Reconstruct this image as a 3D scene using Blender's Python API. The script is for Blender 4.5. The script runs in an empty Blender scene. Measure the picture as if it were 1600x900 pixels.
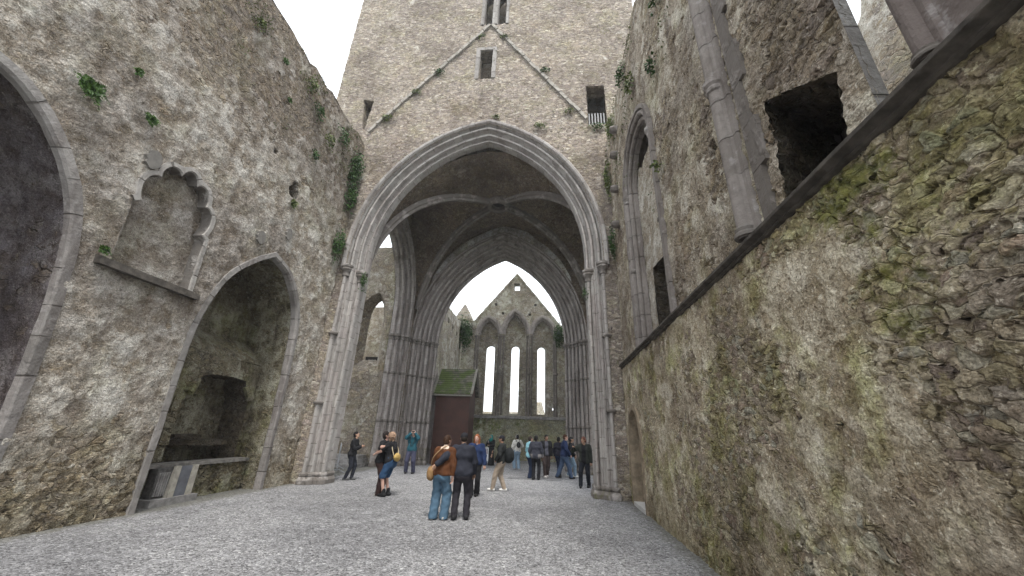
import bpy, math, random
import numpy as np
from mathutils import Vector, Matrix, kdtree, noise as mnoise
from mathutils.geometry import delaunay_2d_cdt

rad = math.radians
PI = math.pi
SC = bpy.context.scene
COL = SC.collection
random.seed(11)
np.random.seed(11)

LOCAL = set()          # empties whose parts are modelled in local space

# ------------------------------------------------------------------ objects
def thing(name, label, cat, loc=(0, 0, 0), rotz=0.0, group=None):
    o = bpy.data.objects.new(name, None)
    COL.objects.link(o)
    o.empty_display_size = 0.2
    o.location = loc
    o.rotation_euler = (0, 0, rotz)
    o['label'] = label
    o['category'] = cat
    if group:
        o['group'] = group
    return o

def tag(o, label, cat, group=None):
    o['label'] = label
    o['category'] = cat
    if group:
        o['group'] = group
    return o

class MB:
    """collects geometry, builds ONE mesh object"""
    def __init__(s):
        s.v = []; s.n = 0; s.f = []; s.m = []; s.uv = []
    def add(s, verts, faces, mi=0, uvs=None):
        s.v.append(np.asarray(verts, float).reshape(-1, 3))
        b = s.n
        s.n += len(s.v[-1])
        for i, f in enumerate(faces):
            s.f.append([b + int(k) for k in f])
            s.m.append(mi)
            s.uv.append(uvs[i] if uvs is not None else None)
        return s
    def box(s, x0, x1, y0, y1, z0, z1, mi=0):
        v = [(x, y, z) for z in (z0, z1) for y in (y0, y1) for x in (x0, x1)]
        return s.add(v, [(0, 2, 3, 1), (4, 5, 7, 6), (0, 1, 5, 4), (2, 6, 7, 3), (0, 4, 6, 2), (1, 3, 7, 5)], mi)
    def hexa(s, v, mi=0):
        return s.add(v, [(0, 2, 3, 1), (4, 5, 7, 6), (0, 1, 5, 4), (2, 6, 7, 3), (0, 4, 6, 2), (1, 3, 7, 5)], mi)
    def bar(s, a, b, w, h, mi=0, up=(0, 0, 1)):
        a = Vector(a); b = Vector(b); d = (b - a).normalized()
        x = d.cross(Vector(up))
        if x.length < 1e-4:
            x = Vector((1, 0, 0))
        x.normalize(); y = x.cross(d)
        v = []
        for p in (a, b):
            for sy in (-1, 1):
                for sx in (-1, 1):
                    v.append(p + x * (sx * w / 2) + y * (sy * h / 2))
        return s.hexa([tuple(q) for q in v], mi)
    def tube(s, pts, r, n=8, mi=0, caps=True):
        pts = [Vector(p) for p in pts]
        rr = r if isinstance(r, (list, tuple)) else [r] * len(pts)
        V = []; F = []
        prev = None
        for i, p in enumerate(pts):
            t = (pts[min(i + 1, len(pts) - 1)] - pts[max(i - 1, 0)]).normalized()
            x = prev if prev is not None else (Vector((0, 0, 1)) if abs(t.z) < .9 else Vector((1, 0, 0)))
            x = (x - t * x.dot(t)).normalized(); prev = x
            y = t.cross(x)
            for k in range(n):
                a = 2 * PI * k / n
                V.append(p + x * (math.cos(a) * rr[i]) + y * (math.sin(a) * rr[i]))
        for i in range(len(pts) - 1):
            for k in range(n):
                F.append((i * n + k, i * n + (k + 1) % n, (i + 1) * n + (k + 1) % n, (i + 1) * n + k))
        if caps:
            F.append(tuple(range(n - 1, -1, -1)))
            F.append(tuple((len(pts) - 1) * n + k for k in range(n)))
        return s.add([tuple(q) for q in V], F, mi)
    def lathe(s, c, prof, n=16, mi=0):
        V = []; F = []
        for r, z in prof:
            for k in range(n):
                a = 2 * PI * k / n
                V.append((c[0] + r * math.cos(a), c[1] + r * math.sin(a), c[2] + z))
        for i in range(len(prof) - 1):
            for k in range(n):
                F.append((i * n + k, i * n + (k + 1) % n, (i + 1) * n + (k + 1) % n, (i + 1) * n + k))
        F.append(tuple(range(n - 1, -1, -1)))
        F.append(tuple((len(prof) - 1) * n + k for k in range(n)))
        return s.add(V, F, mi)
    def build(s, name, mats, parent=None, smooth=False, merge=False, label=None):
        V = np.concatenate(s.v) if s.v else np.zeros((0, 3))
        F = s.f
        if merge:
            key = np.round(V / 2e-4).astype(np.int64)
            _, first, inv = np.unique(key, axis=0, return_index=True, return_inverse=True)
            inv = inv.reshape(-1)
            V = V[first]
            NF = []; NM = []; NU = []
            for f, m, u in zip(F, s.m, s.uv):
                g = [int(inv[k]) for k in f]
                if len(set(g)) == len(g):
                    NF.append(g); NM.append(m); NU.append(u)
            F = NF; s.m = NM; s.uv = NU
        me = bpy.data.meshes.new(name)
        me.from_pydata(V.tolist(), [], F)
        if not isinstance(mats, (list, tuple)):
            mats = [mats]
        for m in mats:
            me.materials.append(m)
        if len(mats) > 1:
            me.polygons.foreach_set('material_index', np.array(s.m, dtype=np.int32))
        if any(u is not None for u in s.uv):
            ul = me.uv_layers.new(name='UVMap')
            flat = []
            for f, u in zip(F, s.uv):
                flat.extend([c for p in (u if u is not None else [(0, 0)] * len(f)) for c in p])
            ul.data.foreach_set('uv', np.array(flat, dtype=np.float32))
        me.polygons.foreach_set('use_smooth', np.full(len(me.polygons), bool(smooth)))
        me.update()
        return put(name, me, parent, label)

def build_each(mb, name, mats, parent=None, smooth=False):
    """one object per connected piece"""
    p = list(range(mb.n))
    def find(a):
        while p[a] != a:
            p[a] = p[p[a]]; a = p[a]
        return a
    V = np.concatenate(mb.v)
    key = {}
    for i, k in enumerate(map(tuple, np.round(V / 5e-4).astype(int))):
        if k in key: p[find(i)] = find(key[k])
        else: key[k] = i
    for f in mb.f:
        for k in f[1:]:
            p[find(k)] = find(f[0])
    comp = {}
    for f, u in zip(mb.f, mb.uv):
        comp.setdefault(find(f[0]), []).append((f, u))
    out = []
    for fs in comp.values():
        ids = sorted({k for f, _ in fs for k in f}); mp = {k: i for i, k in enumerate(ids)}
        m = MB()
        us = [u for _, u in fs]
        m.add(V[ids], [[mp[k] for k in f] for f, _ in fs], 0, us if any(u is not None for u in us) else None)
        out.append(m.build(name, mats, parent, smooth))
    return out

def put(name, me, parent=None, label=None):
    o = bpy.data.objects.new(name, me)
    COL.objects.link(o)
    if parent is not None:
        o.parent = parent
        if parent.type == 'EMPTY' and parent.name not in LOCAL:
            o.location = -Vector(parent.location)
    if label:
        o['label'] = label
    return o

# ------------------------------------------------------------------ 2D shapes
def arch_path(xl, xr, zs, za, xa=None, z0=0.0, na=26, nj=0.5):
    """left jamb up, pointed arch, right jamb down (list of (x,z))"""
    if xa is None:
        xa = (xl + xr) / 2
    h = za - zs
    P = []
    k = max(1, int((zs - z0) / nj))
    for i in range(k):
        P.append((xl, z0 + (zs - z0) * i / k))
    a = xa - xl; R = (a * a + h * h) / (2 * a); cx = xl + R
    e = math.atan2(h, xa - cx)
    for i in range(na + 1):
        t = PI + (e - PI) * i / na
        P.append((cx + R * math.cos(t), zs + R * math.sin(t)))
    a = xr - xa; R = (a * a + h * h) / (2 * a); cx = xr - R
    e = math.atan2(h, xa - cx)
    for i in range(1, na + 1):
        t = e + (0 - e) * i / na
        P.append((cx + R * math.cos(t), zs + R * math.sin(t)))
    for i in range(1, k + 1):
        P.append((xr, zs + (z0 - zs) * i / k))
    return P

def catmull(P, n=6):
    P = [np.array(p, float) for p in P]
    Q = [2 * P[0] - P[1]] + P + [2 * P[-1] - P[-2]]
    out = []
    for i in range(1, len(Q) - 2):
        for j in range(n):
            t = j / n
            a, b, c, d = Q[i - 1:i + 3]
            out.append(tuple(.5 * (2 * b + (c - a) * t + (2 * a - 5 * b + 4 * c - d) * t * t + (3 * b - a - 3 * c + d) * t ** 3)))
    out.append(tuple(P[-1]))
    return out

def offset_path(P, u, closed=False):
    """offset to the right of travel, mitred"""
    P = np.asarray(P, float); n = len(P)
    out = []
    for i in range(n):
        if closed:
            a, b, c = P[i - 1], P[i], P[(i + 1) % n]
        else:
            a, b, c = P[max(i - 1, 0)], P[i], P[min(i + 1, n - 1)]
        d1 = b - a; d2 = c - b
        if not closed and i == 0: d1 = d2
        if not closed and i == n - 1: d2 = d1
        d1 = d1 / (np.linalg.norm(d1) + 1e-12); d2 = d2 / (np.linalg.norm(d2) + 1e-12)
        n1 = np.array((d1[1], -d1[0])); n2 = np.array((d2[1], -d2[0]))
        m = (n1 + n2) / max(0.35, 1 + n1 @ n2)
        out.append(b + m * u)
    return np.array(out)

def resample(P, res, closed=True):
    P = [np.asarray(p, float) for p in P]
    out = []
    n = len(P)
    for i in range(n if closed else n - 1):
        a = P[i]; b = P[(i + 1) % n]
        L = np.linalg.norm(b - a)
        k = max(1, int(round(L / res)))
        for j in range(k):
            out.append(a + (b - a) * j / k)
    if not closed:
        out.append(P[-1])
    return np.array(out)

def in_poly(px, py, poly):
    poly = np.asarray(poly)
    ins = np.zeros(len(px), bool)
    x0, y0 = poly[:, 0], poly[:, 1]
    x1, y1 = np.roll(x0, -1), np.roll(y0, -1)
    bb = (px >= x0.min()) & (px <= x0.max()) & (py >= y0.min()) & (py <= y0.max())
    qx, qy = px[bb], py[bb]
    r = np.zeros(len(qx), bool)
    for a, b, c, d in zip(x0, y0, x1, y1):
        if b == d: continue
        cr = ((b > qy) != (d > qy)) & (qx < (c - a) * (qy - b) / (d - b) + a)
        r ^= cr
    ins[bb] = r
    return ins

def rough(poly, amp, seed=0, sc=2.0):
    """ruffle a polygon a little, like broken stone edges"""
    out = []
    for p in poly:
        q = Vector((p[0] * sc + seed, p[1] * sc, seed * 1.7))
        out.append((p[0] + amp * mnoise.noise(q), p[1] + amp * mnoise.noise(q + Vector((31, 7, 3)))))
    return out

# mappers (a, z, d) -> world ; d = depth into the wall
def map_west(y0):           # face looking at -Y (towards the camera), a = x
    return lambda a, z, d: (a, y0 + d, z)
def map_left(x0):           # face looking at +X, a = y
    return lambda a, z, d: (x0 - d, a, z)
def map_right(x0):          # face looking at -X, a = y
    return lambda a, z, d: (x0 + d, a, z)

def patch(mb, outline, holes, regions, mp, mi=0, d=0.0, jit=0.3):
    """triangulated sheet with holes; regions = [(a0,a1,z0,z1,res)], first = default res. Oriented to face out of the wall."""
    base = regions[0][4]
    rs = np.random.RandomState(5)
    def res_at(p):
        r = base
        for g in regions:
            if g[0] <= p[0] <= g[1] and g[2] <= p[1] <= g[3]:
                r = g[4]
        return r
    pts = []; edges = []; polys = []
    for poly in [outline] + list(holes):
        cen = np.mean(np.asarray(poly, float), axis=0)
        rr = min(res_at(p) for p in poly) if poly is not outline else base
        Q = []
        n = len(poly)
        for i in range(n):
            a = np.asarray(poly[i], float); b = np.asarray(poly[(i + 1) % n], float)
            L = np.linalg.norm(b - a)
            r = min(res_at(a), res_at(b), res_at((a + b) / 2))
            k = max(1, int(round(L / r)))
            for j in range(k):
                Q.append(a + (b - a) * j / k)
        b0 = len(pts)
        pts.extend(Q)
        edges.extend([(b0 + i, b0 + (i + 1) % len(Q)) for i in range(len(Q))])
        polys.append(np.array(Q))
    nb = len(pts)
    kd = kdtree.KDTree(nb)
    for i, p in enumerate(pts):
        kd.insert((p[0], p[1], 0), i)
    kd.balance()
    inner = []
    for gi, g in enumerate(regions):
        r = g[4]
        na = max(1, int((g[1] - g[0]) / r)); nz = max(1, int((g[3] - g[2]) / r))
        A, Z = np.meshgrid(g[0] + (np.arange(na) + .5) * (g[1] - g[0]) / na, g[2] + (np.arange(nz) + .5) * (g[3] - g[2]) / nz)
        A = A.ravel() + (rs.rand(na * nz) - .5) * r * jit; Z = Z.ravel() + (rs.rand(na * nz) - .5) * r * jit
        ok = np.ones(len(A), bool)
        for h in regions[gi + 1:]:
            ok &= ~((A > h[0]) & (A < h[1]) & (Z > h[2]) & (Z < h[3]))
        ok &= in_poly(A, Z, polys[0])
        for h in polys[1:]:
            ok &= ~in_poly(A, Z, h)
        for a, z in zip(A[ok], Z[ok]):
            if kd.find((a, z, 0))[2] > r * .45:
                inner.append((a, z))
    allp = [Vector((float(p[0]), float(p[1]))) for p in pts] + [Vector(p) for p in inner]
    ov, oe, of, *_ = delaunay_2d_cdt(allp, edges, [], 0, 1e-6)
    V2 = np.array([(v.x, v.y) for v in ov])
    T = np.array([f for f in of])
    c = V2[T].mean(axis=1)
    ok = in_poly(c[:, 0], c[:, 1], polys[0])
    for h in polys[1:]:
        ok &= ~in_poly(c[:, 0], c[:, 1], h)
    T = T[ok]
    W = np.array([mp(a, z, d) for a, z in V2])
    # orientation
    e1 = np.array(mp(1, 0, 0)) - np.array(mp(0, 0, 0)); e2 = np.array(mp(0, 1, 0)) - np.array(mp(0, 0, 0))
    out = np.array(mp(0, 0, -1)) - np.array(mp(0, 0, 0))
    t = T[0]
    ar = np.cross(V2[t[1]] - V2[t[0]], V2[t[2]] - V2[t[0]])
    if np.cross(e1, e2) @ out * ar < 0:
        T = T[:, ::-1]
    used, inv = np.unique(T.reshape(-1), return_inverse=True)
    mb.add(W[used], inv.reshape(-1, 3).tolist(), mi)
    return polys

def reveal(mb, poly, mp, d0, d1, res, mi=0, shrink=None, closed=True, shift=(0, 0)):
    """inner faces of an opening; poly must be the sampled polygon returned by patch. Returns the far polygon"""
    P = np.asarray(poly, float); n = len(P)
    k = max(1, int(round(abs(d1 - d0) / res)))
    cen = P.mean(axis=0)
    V = []; rows = []
    for j in range(k + 1):
        t = j / k
        Q = P.copy()
        if shrink is not None:
            Q = cen + (P - cen) * (1 + (np.asarray(shrink) - 1) * t)
        Q = Q + np.asarray(shift, float) * t
        rows.append(Q)
        V.extend([mp(a, z, d0 + (d1 - d0) * t) for a, z in Q])
    V = np.array(V)
    F = []
    s = 0.0
    c3 = V.mean(axis=0)
    m = n if closed else n - 1
    for j in range(k):
        for i in range(m):
            F.append((j * n + i, j * n + (i + 1) % n, (j + 1) * n + (i + 1) % n, (j + 1) * n + i))
    Fa = np.array(F)
    q = V[Fa]
    nn = np.cross(q[:, 1] - q[:, 0], q[:, 3] - q[:, 0])
    s = np.sum(nn * (c3 - q.mean(axis=1)))
    if s < 0:
        F = [f[::-1] for f in F]
    mb.add(V, F, mi)
    return rows[-1]

def sweep(mb, path, prof, mp, mi=0, uv=True, flip=None, wob=.011):
    """sweep profile [(u inward, d depth)] along a 2D path; quads with UVs in metres"""
    path = np.asarray(path, float)
    if wob:
        path = resample(path, .16, closed=False)
    n = len(path); m = len(prof)
    s = np.concatenate([[0], np.cumsum(np.linalg.norm(np.diff(path, axis=0), axis=1))])
    pr = np.asarray(prof, float)
    t = np.concatenate([[0], np.cumsum(np.linalg.norm(np.diff(pr, axis=0), axis=1))])
    V = []
    for u, d in prof:
        for i, (a, z) in enumerate(offset_path(path, u)):
            q = mp(a, z, d)
            if wob:      # worn stone: soft irregularity plus small steps from block to block
                w1 = mnoise.noise_vector(Vector(q) * 2.6) * wob + mnoise.noise_vector(Vector(q) * 9.0) * (wob * .7)
                k = math.floor(s[i] / .55 + .22 * math.sin(s[i] * 2.3))
                st = wob * .7 * math.sin(k * 12.9 + math.floor(d * 4) * 4.1)
                q = (q[0] + w1.x + st, q[1] + w1.y + st, q[2] + w1.z)
            V.append(q)
    V = np.array(V)
    F = []; U = []
    for j in range(m - 1):
        for i in range(n - 1):
            F.append([j * n + i, j * n + i + 1, (j + 1) * n + i + 1, (j + 1) * n + i])
            U.append([(s[i], t[j]), (s[i + 1], t[j]), (s[i + 1], t[j + 1]), (s[i], t[j + 1])])
    q = V[np.array(F)]
    nn = np.cross(q[:, 1] - q[:, 0], q[:, 3] - q[:, 0])
    # outside = towards -d and towards the inside of the path
    out = np.array(mp(0, 0, -1)) - np.array(mp(0, 0, 0))
    sg = np.sum(nn @ out)
    if flip is None:
        flip = sg < 0
    if flip:
        F = [f[::-1] for f in F]; U = [u[::-1] for u in U]
    mb.add(V, F, mi, U)

def prof_offset(prof, off):
    P = np.asarray(prof, float)
    # outward = towards -d / +u
    Q = offset_path(P, off)
    Q2 = offset_path(P, -off)
    return [tuple(p) for p in (Q if (Q[:, 1].mean() < Q2[:, 1].mean()) else Q2)]

def jamb_band(mb, x, sgn, prof, z0, z1, off, mp, mi=0):
    """horizontal moulding following a jamb profile (capital, annulet, plinth)"""
    P = prof_offset(prof, off)
    zs = [z0, z0 + (z1 - z0) * .35, z1 - (z1 - z0) * .3, z1]
    rows = [prof_offset(prof, off * .55), P, P, prof_offset(prof, off * .5)]
    V = []
    for R, z in zip(rows, zs):
        V.extend([mp(x + sgn * u, z, d) for u, d in R])
    n = len(prof); F = []
    for j in range(len(zs) - 1):
        for i in range(n - 1):
            F.append((j * n + i, j * n + i + 1, (j + 1) * n + i + 1, (j + 1) * n + i))
    mb.add(V, F, mi)
    top = [mp(x + sgn * u, z1, d) for u, d in rows[-1]] + [mp(x + sgn * u, z1, d) for u, d in reversed(prof_offset(prof, -.02))]
    bot = [mp(x + sgn * u, z0, d) for u, d in rows[0]] + [mp(x + sgn * u, z0, d) for u, d in reversed(prof_offset(prof, -.02))]
    for loop in (top, bot):
        k = len(loop) // 2
        mb.add(loop, [(i, i + 1, 2 * k - 2 - i, 2 * k - 1 - i) for i in range(k - 1)], mi)
# ------------------------------------------------------------------ materials
class G:
    def __init__(s, name):
        s.mat = bpy.data.materials.new(name)
        s.mat.use_nodes = True
        s.t = s.mat.node_tree
        s.t.nodes.clear()
        s.out = s.t.nodes.new('ShaderNodeOutputMaterial')
        s.bsdf = s.t.nodes.new('ShaderNodeBsdfPrincipled')
        s.t.links.new(s.bsdf.outputs[0], s.out.inputs[0])
    def set(s, inp, v):
        if hasattr(v, 'links') or isinstance(v, bpy.types.NodeSocket):
            s.t.links.new(v, inp)
        elif v is not None:
            if isinstance(v, (tuple, list)) and len(v) == 3 and len(inp.default_value) == 4:
                v = (*v, 1)
            inp.default_value = v
    def node(s, typ, **kw):
        n = s.t.nodes.new(typ)
        for k, v in kw.items():
            setattr(n, k, v)
        return n
    def pos(s):
        return s.node('ShaderNodeTexCoord').outputs['Object']
    def uv(s):
        return s.node('ShaderNodeTexCoord').outputs['UV']
    def m(s, op, a, b=None, c=None, clamp=False):
        n = s.node('ShaderNodeMath', operation=op, use_clamp=clamp)
        s.set(n.inputs[0], a)
        if b is not None: s.set(n.inputs[1], b)
        if c is not None: s.set(n.inputs[2], c)
        return n.outputs[0]
    def vm(s, op, a, b):
        n = s.node('ShaderNodeVectorMath', operation=op)
        s.set(n.inputs[0], a)
        if op == 'SCALE': s.set(n.inputs[3], b)
        else: s.set(n.inputs[1], b)
        return n.outputs[0]
    def sep(s, v):
        n = s.node('ShaderNodeSeparateXYZ'); s.set(n.inputs[0], v); return n.outputs
    def comb(s, x, y, z):
        n = s.node('ShaderNodeCombineXYZ')
        s.set(n.inputs[0], x); s.set(n.inputs[1], y); s.set(n.inputs[2], z)
        return n.outputs[0]
    def noise(s, v, scale, detail=4, rough=.55, col=False, dist=0.0):
        n = s.node('ShaderNodeTexNoise')
        s.set(n.inputs['Vector'], v); n.inputs['Scale'].default_value = scale
        n.inputs['Detail'].default_value = detail; n.inputs['Roughness'].default_value = rough
        n.inputs['Distortion'].default_value = dist
        return n.outputs['Color' if col else 0]
    def vor(s, v, scale, feature='F1', rand=1.0):
        n = s.node('ShaderNodeTexVoronoi', feature=feature)
        s.set(n.inputs['Vector'], v); n.inputs['Scale'].default_value = scale
        n.inputs['Randomness'].default_value = rand
        return n.outputs
    def white(s, v):
        n = s.node('ShaderNodeTexWhiteNoise', noise_dimensions='3D'); s.set(n.inputs[0], v); return n.outputs
    def ramp(s, f, stops, mode='LINEAR'):
        n = s.node('ShaderNodeValToRGB')
        n.color_ramp.interpolation = mode
        e = n.color_ramp.elements
        while len(e) < len(stops): e.new(.5)
        for el, (p, c) in zip(e, stops):
            el.position = p
            el.color = (*c, 1) if len(c) == 3 else c
        s.set(n.inputs[0], f)
        return n.outputs[0]
    def sm(s, v, a, b, lo=0.0, hi=1.0):
        n = s.node('ShaderNodeMapRange', interpolation_type='SMOOTHSTEP')
        s.set(n.inputs[0], v); s.set(n.inputs[1], a); s.set(n.inputs[2], b)
        s.set(n.inputs[3], lo); s.set(n.inputs[4], hi)
        return n.outputs[0]
    def lin(s, v, a, b, lo=0.0, hi=1.0):
        n = s.node('ShaderNodeMapRange')
        s.set(n.inputs[0], v); s.set(n.inputs[1], a); s.set(n.inputs[2], b)
        s.set(n.inputs[3], lo); s.set(n.inputs[4], hi)
        return n.outputs[0]
    def mix(s, f, a, b, mode='MIX'):
        n = s.node('ShaderNodeMix', data_type='RGBA', blend_type=mode)
        s.set(n.inputs[0], f); s.set(n.inputs[6], a); s.set(n.inputs[7], b)
        return n.outputs[2]
    def mixf(s, f, a, b):
        n = s.node('ShaderNodeMix', data_type='FLOAT')
        s.set(n.inputs[0], f); s.set(n.inputs[2], a); s.set(n.inputs[3], b)
        return n.outputs[0]
    def color(s, c, rough=.9, spec=.25):
        s.set(s.bsdf.inputs['Base Color'], c)
        s.set(s.bsdf.inputs['Roughness'], rough)
        s.bsdf.inputs['Specular IOR Level'].default_value = spec
    def bump(s, h, dist=.02, strength=1.0):
        n = s.node('ShaderNodeBump')
        n.inputs['Strength'].default_value = strength
        n.inputs['Distance'].default_value = dist
        s.set(n.inputs['Height'], h)
        s.t.links.new(n.outputs[0], s.bsdf.inputs['Normal'])
    def disp(s, h, scale, mid=.5, method='BOTH'):
        n = s.node('ShaderNodeDisplacement')
        n.inputs['Scale'].default_value = scale
        n.inputs['Midlevel'].default_value = mid
        s.set(n.inputs['Height'], h)
        s.t.links.new(n.outputs[0], s.out.inputs['Displacement'])
        s.mat.displacement_method = method

STONES = [(.0, (.20, .165, .13)), (.25, (.27, .235, .18)), (.45, (.19, .17, .155)), (.62, (.31, .275, .215)), (.8, (.235, .20, .175)), (1., (.36, .335, .285))]

def rubble(name, scale=2.6, flat=1.9, plaster=.5, pz=None, moss=.25, mz=None, stain=.4, disp=.05,
           stones=STONES, pcol=((.36, .335, .285), (.50, .475, .42)), tone=1.0, seed=0.0, method='BOTH', streak=True,
           low=None, ochre=.25, small=.5, fine=1.0, spots=None, topdark=None, warp=1.0, fleck=1.0, algae=.3, crag=.4, joint=1.0):
    """rubble masonry with remnants of plaster, moss and weathering.
    pz=(z0,z1,z2,z3): plaster lives between z1 and z2; mz: (axis,a,b,amount) moss biases; spots: (axis,c,z,r,rz,amount) moss patches"""
    g = G(name)
    P0 = g.pos()
    P = g.vm('ADD', P0, (seed, seed * .7, seed * .3))
    xyz = g.sep(P0)
    wv = g.vm('SCALE', g.vm('SUBTRACT', g.noise(P, 1.3, 2, .5, col=True), (.5, .5, .5)), .42 * warp)
    wv2 = g.vm('SCALE', g.vm('SUBTRACT', g.noise(P, 7.0, 1, .5, col=True), (.5, .5, .5)), .11 * warp)
    Q = g.vm('MULTIPLY', g.vm('ADD', g.vm('ADD', P, wv), wv2), (1, 1, flat))
    big = g.noise(P, .62, 5, .6)
    mid = g.noise(P, 3.2, 4, .62)
    n1 = g.noise(P, 8.0, 5, .64)
    pick = g.m('GREATER_THAN', g.m('ADD', g.m('MULTIPLY', mid, .55), g.m('MULTIPLY', big, .45)), .62 - small * .25)
    vs = g.mixf(pick, scale, scale * 2.2)
    vf = g.vor(Q, 1.0, 'F1', 1.0); g.set(vf[0].node.inputs['Scale'], vs)
    ve = g.vor(Q, 1.0, 'DISTANCE_TO_EDGE', 1.0); g.set(ve[0].node.inputs['Scale'], vs)
    cr = g.sep(vf[1])
    r1, r2, r3 = cr[0], cr[1], cr[2]
    ed = g.sm(ve[0], .005, .085)
    dl = g.node('ShaderNodeVectorMath', operation='DOT_PRODUCT')
    g.set(dl.inputs[0], g.vm('SUBTRACT', Q, vf[2])); g.set(dl.inputs[1], g.vm('SUBTRACT', vf[1], (.5, .5, .5)))
    tilt = g.m('MULTIPLY', dl.outputs['Value'], vs)
    hs = g.m('MULTIPLY', g.m('MULTIPLY', ed, joint), g.m('ADD', g.m('MULTIPLY_ADD', r2, .62, .22), g.m('MULTIPLY', tilt, .6)))
    rgn = g.noise(g.vm('MULTIPLY', g.vm('ADD', P, wv2), (1, 1, 2.3)), 3.0, 5, .66)
    crg = g.m('SUBTRACT', 1.0, g.m('MULTIPLY', g.m('ABSOLUTE', g.m('SUBTRACT', rgn, .5)), 5.0), clamp=True)
    hs = g.m('ADD', hs, g.m('MULTIPLY', crg, -.42 * crag))
    hs = g.m('ADD', hs, g.m('MULTIPLY', n1, .40 * fine))
    hs = g.m('ADD', hs, g.m('MULTIPLY', g.m('SUBTRACT', mid, .5), .35))
    # plaster : broken sheets with flaking layers
    pm = g.m('ADD', g.m('MULTIPLY', big, .68), g.m('MULTIPLY', mid, .32))
    th = .5 + (.5 - plaster) * .36
    if pz:
        band = g.m('MULTIPLY', g.sm(xyz[2], pz[0], pz[1]), g.sm(xyz[2], pz[2], pz[3], 1, 0))
        pm = g.m('ADD', pm, g.m('MULTIPLY', g.m('SUBTRACT', band, .5), .20))
    fl = g.noise(g.vm('ADD', P, (3, 6, 2)), 2.3, 5, .66)
    flake = g.m('ADD', g.m('ADD', g.sm(fl, .44, .452), g.sm(fl, .51, .522)), g.sm(fl, .585, .597))
    pl = g.m('MULTIPLY', g.sm(pm, th - .010, th + .022), g.sm(fl, .36, .385))
    hp = g.m('ADD', .30, g.m('ADD', g.m('MULTIPLY', g.m('SUBTRACT', n1, .5), .80), g.m('MULTIPLY', flake, .155)))
    hp = g.m('ADD', hp, g.m('MULTIPLY', g.m('SUBTRACT', mid, .5), .5))
    hp = g.m('ADD', hp, g.m('MULTIPLY', crg, -.20 * crag))
    h = g.mixf(pl, hs, hp)
    # colours
    sc = g.ramp(r1, stones)
    sc = g.mix(g.m('MULTIPLY', g.sm(n1, .38, .66), .6), sc, g.mix(1.0, sc, (1.5, 1.44, 1.34), 'MULTIPLY'))
    mort = g.mix(g.sm(mid, .35, .65), (.17, .145, .115), (.38, .345, .285))
    col = g.mix(g.m('MULTIPLY', ed, .4 + .6 * joint), mort, sc)
    oc = g.sm(g.noise(g.vm('ADD', P, (9, 3, 5)), .8, 3, .6), .5, .72)
    col = g.mix(g.m('MULTIPLY', oc, ochre), col, g.mix(1.0, col, (1.35, 1.14, .76), 'MULTIPLY'))
    pc = g.mix(g.sm(mid, .35, .65), pcol[0], pcol[1])
    pc = g.mix(g.m('MULTIPLY', flake, .34), g.mix(1.0, pc, (.62, .565, .50), 'MULTIPLY'), pc)
    pc = g.mix(g.sm(n1, .56, .68, 0, .7), pc, g.mix(1.0, pc, (.62, .57, .52), 'MULTIPLY'))
    pw = g.noise(g.vm('ADD', P, (4, 8, 1)), 1.5, 4, .62)
    pc = g.mix(g.sm(pw, .53, .66, 0, .6), pc, (.60, .585, .545))
    pc = g.mix(g.sm(pw, .46, .36, 0, .55), pc, (.29, .255, .215))
    col = g.mix(pl, col, pc)
    # lime flecks, lichen and dark pits
    li = g.noise(P, 15, 4, .72)
    col = g.mix(g.sm(li, .585, .635, 0, .6 * fleck), col, (.60, .58, .53))
    col = g.mix(g.sm(li, .425, .375, 0, .75 * fleck), col, g.mix(1.0, col, (.38, .34, .30), 'MULTIPLY'))
    gr = g.noise(P, 44, 3, .7)
    col = g.mix(1.0, col, g.ramp(gr, [(.34, (.66, .65, .63)), (.5, (1, 1, 1)), (.66, (1.36, 1.35, 1.33))]), 'MULTIPLY')
    # thin algae film
    al = g.sm(g.noise(g.vm('ADD', P, (1, 9, 4)), .9, 5, .68), .47, .66)
    col = g.mix(g.m('MULTIPLY', al, algae), col, g.mix(1.0, col, (.74, .80, .46), 'MULTIPLY'))
    # broad dark weathering and streaks running down
    st = g.sm(g.noise(g.vm('ADD', P, (2, 5, 3)), .45, 5, .62), .44, .64)
    if streak:
        sv = g.noise(g.vm('MULTIPLY', P, (2.2, 2.2, .16)), 1.2, 4, .6)
        st = g.m('MAXIMUM', st, g.m('MULTIPLY', g.sm(sv, .52, .68), .9))
    if topdark:
        tz = g.m('ADD', xyz[2], g.m('MULTIPLY', g.m('SUBTRACT', big, .5), 5.0))
        st = g.m('MAXIMUM', st, g.sm(tz, topdark[0], topdark[1], 0, topdark[2]))
    col = g.mix(g.m('MULTIPLY', st, stain), col, g.mix(1.0, col, (.44, .405, .40), 'MULTIPLY'))
    if low:       # damp and algae near the foot of the wall
        lw = g.sm(g.m('ADD', xyz[2], g.m('MULTIPLY', g.m('SUBTRACT', mid, .5), 1.2)), low[0], low[1], 1, 0)
        col = g.mix(g.m('MULTIPLY', lw, low[2]), col, g.mix(1.0, col, (.62, .60, .48), 'MULTIPLY'))
    # moss
    mn = g.m('ADD', g.m('MULTIPLY', g.noise(g.vm('ADD', P, (7, 1, 2)), .7, 5, .68), .5), g.m('MULTIPLY', g.noise(P, 4.5, 6, .74), .5))
    for (ax, a, b, amt) in (mz or []):
        mn = g.m('ADD', mn, g.sm(xyz[ax], a, b, 0, amt))
    for (ax, c, z, r, rz, amt) in (spots or []):
        d = g.m('ADD', g.m('POWER', g.m('DIVIDE', g.m('SUBTRACT', xyz[ax], c), r), 2), g.m('POWER', g.m('DIVIDE', g.m('SUBTRACT', xyz[2], z), rz), 2))
        mn = g.m('ADD', mn, g.sm(d, 1.4, 0, 0, amt))
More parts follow.
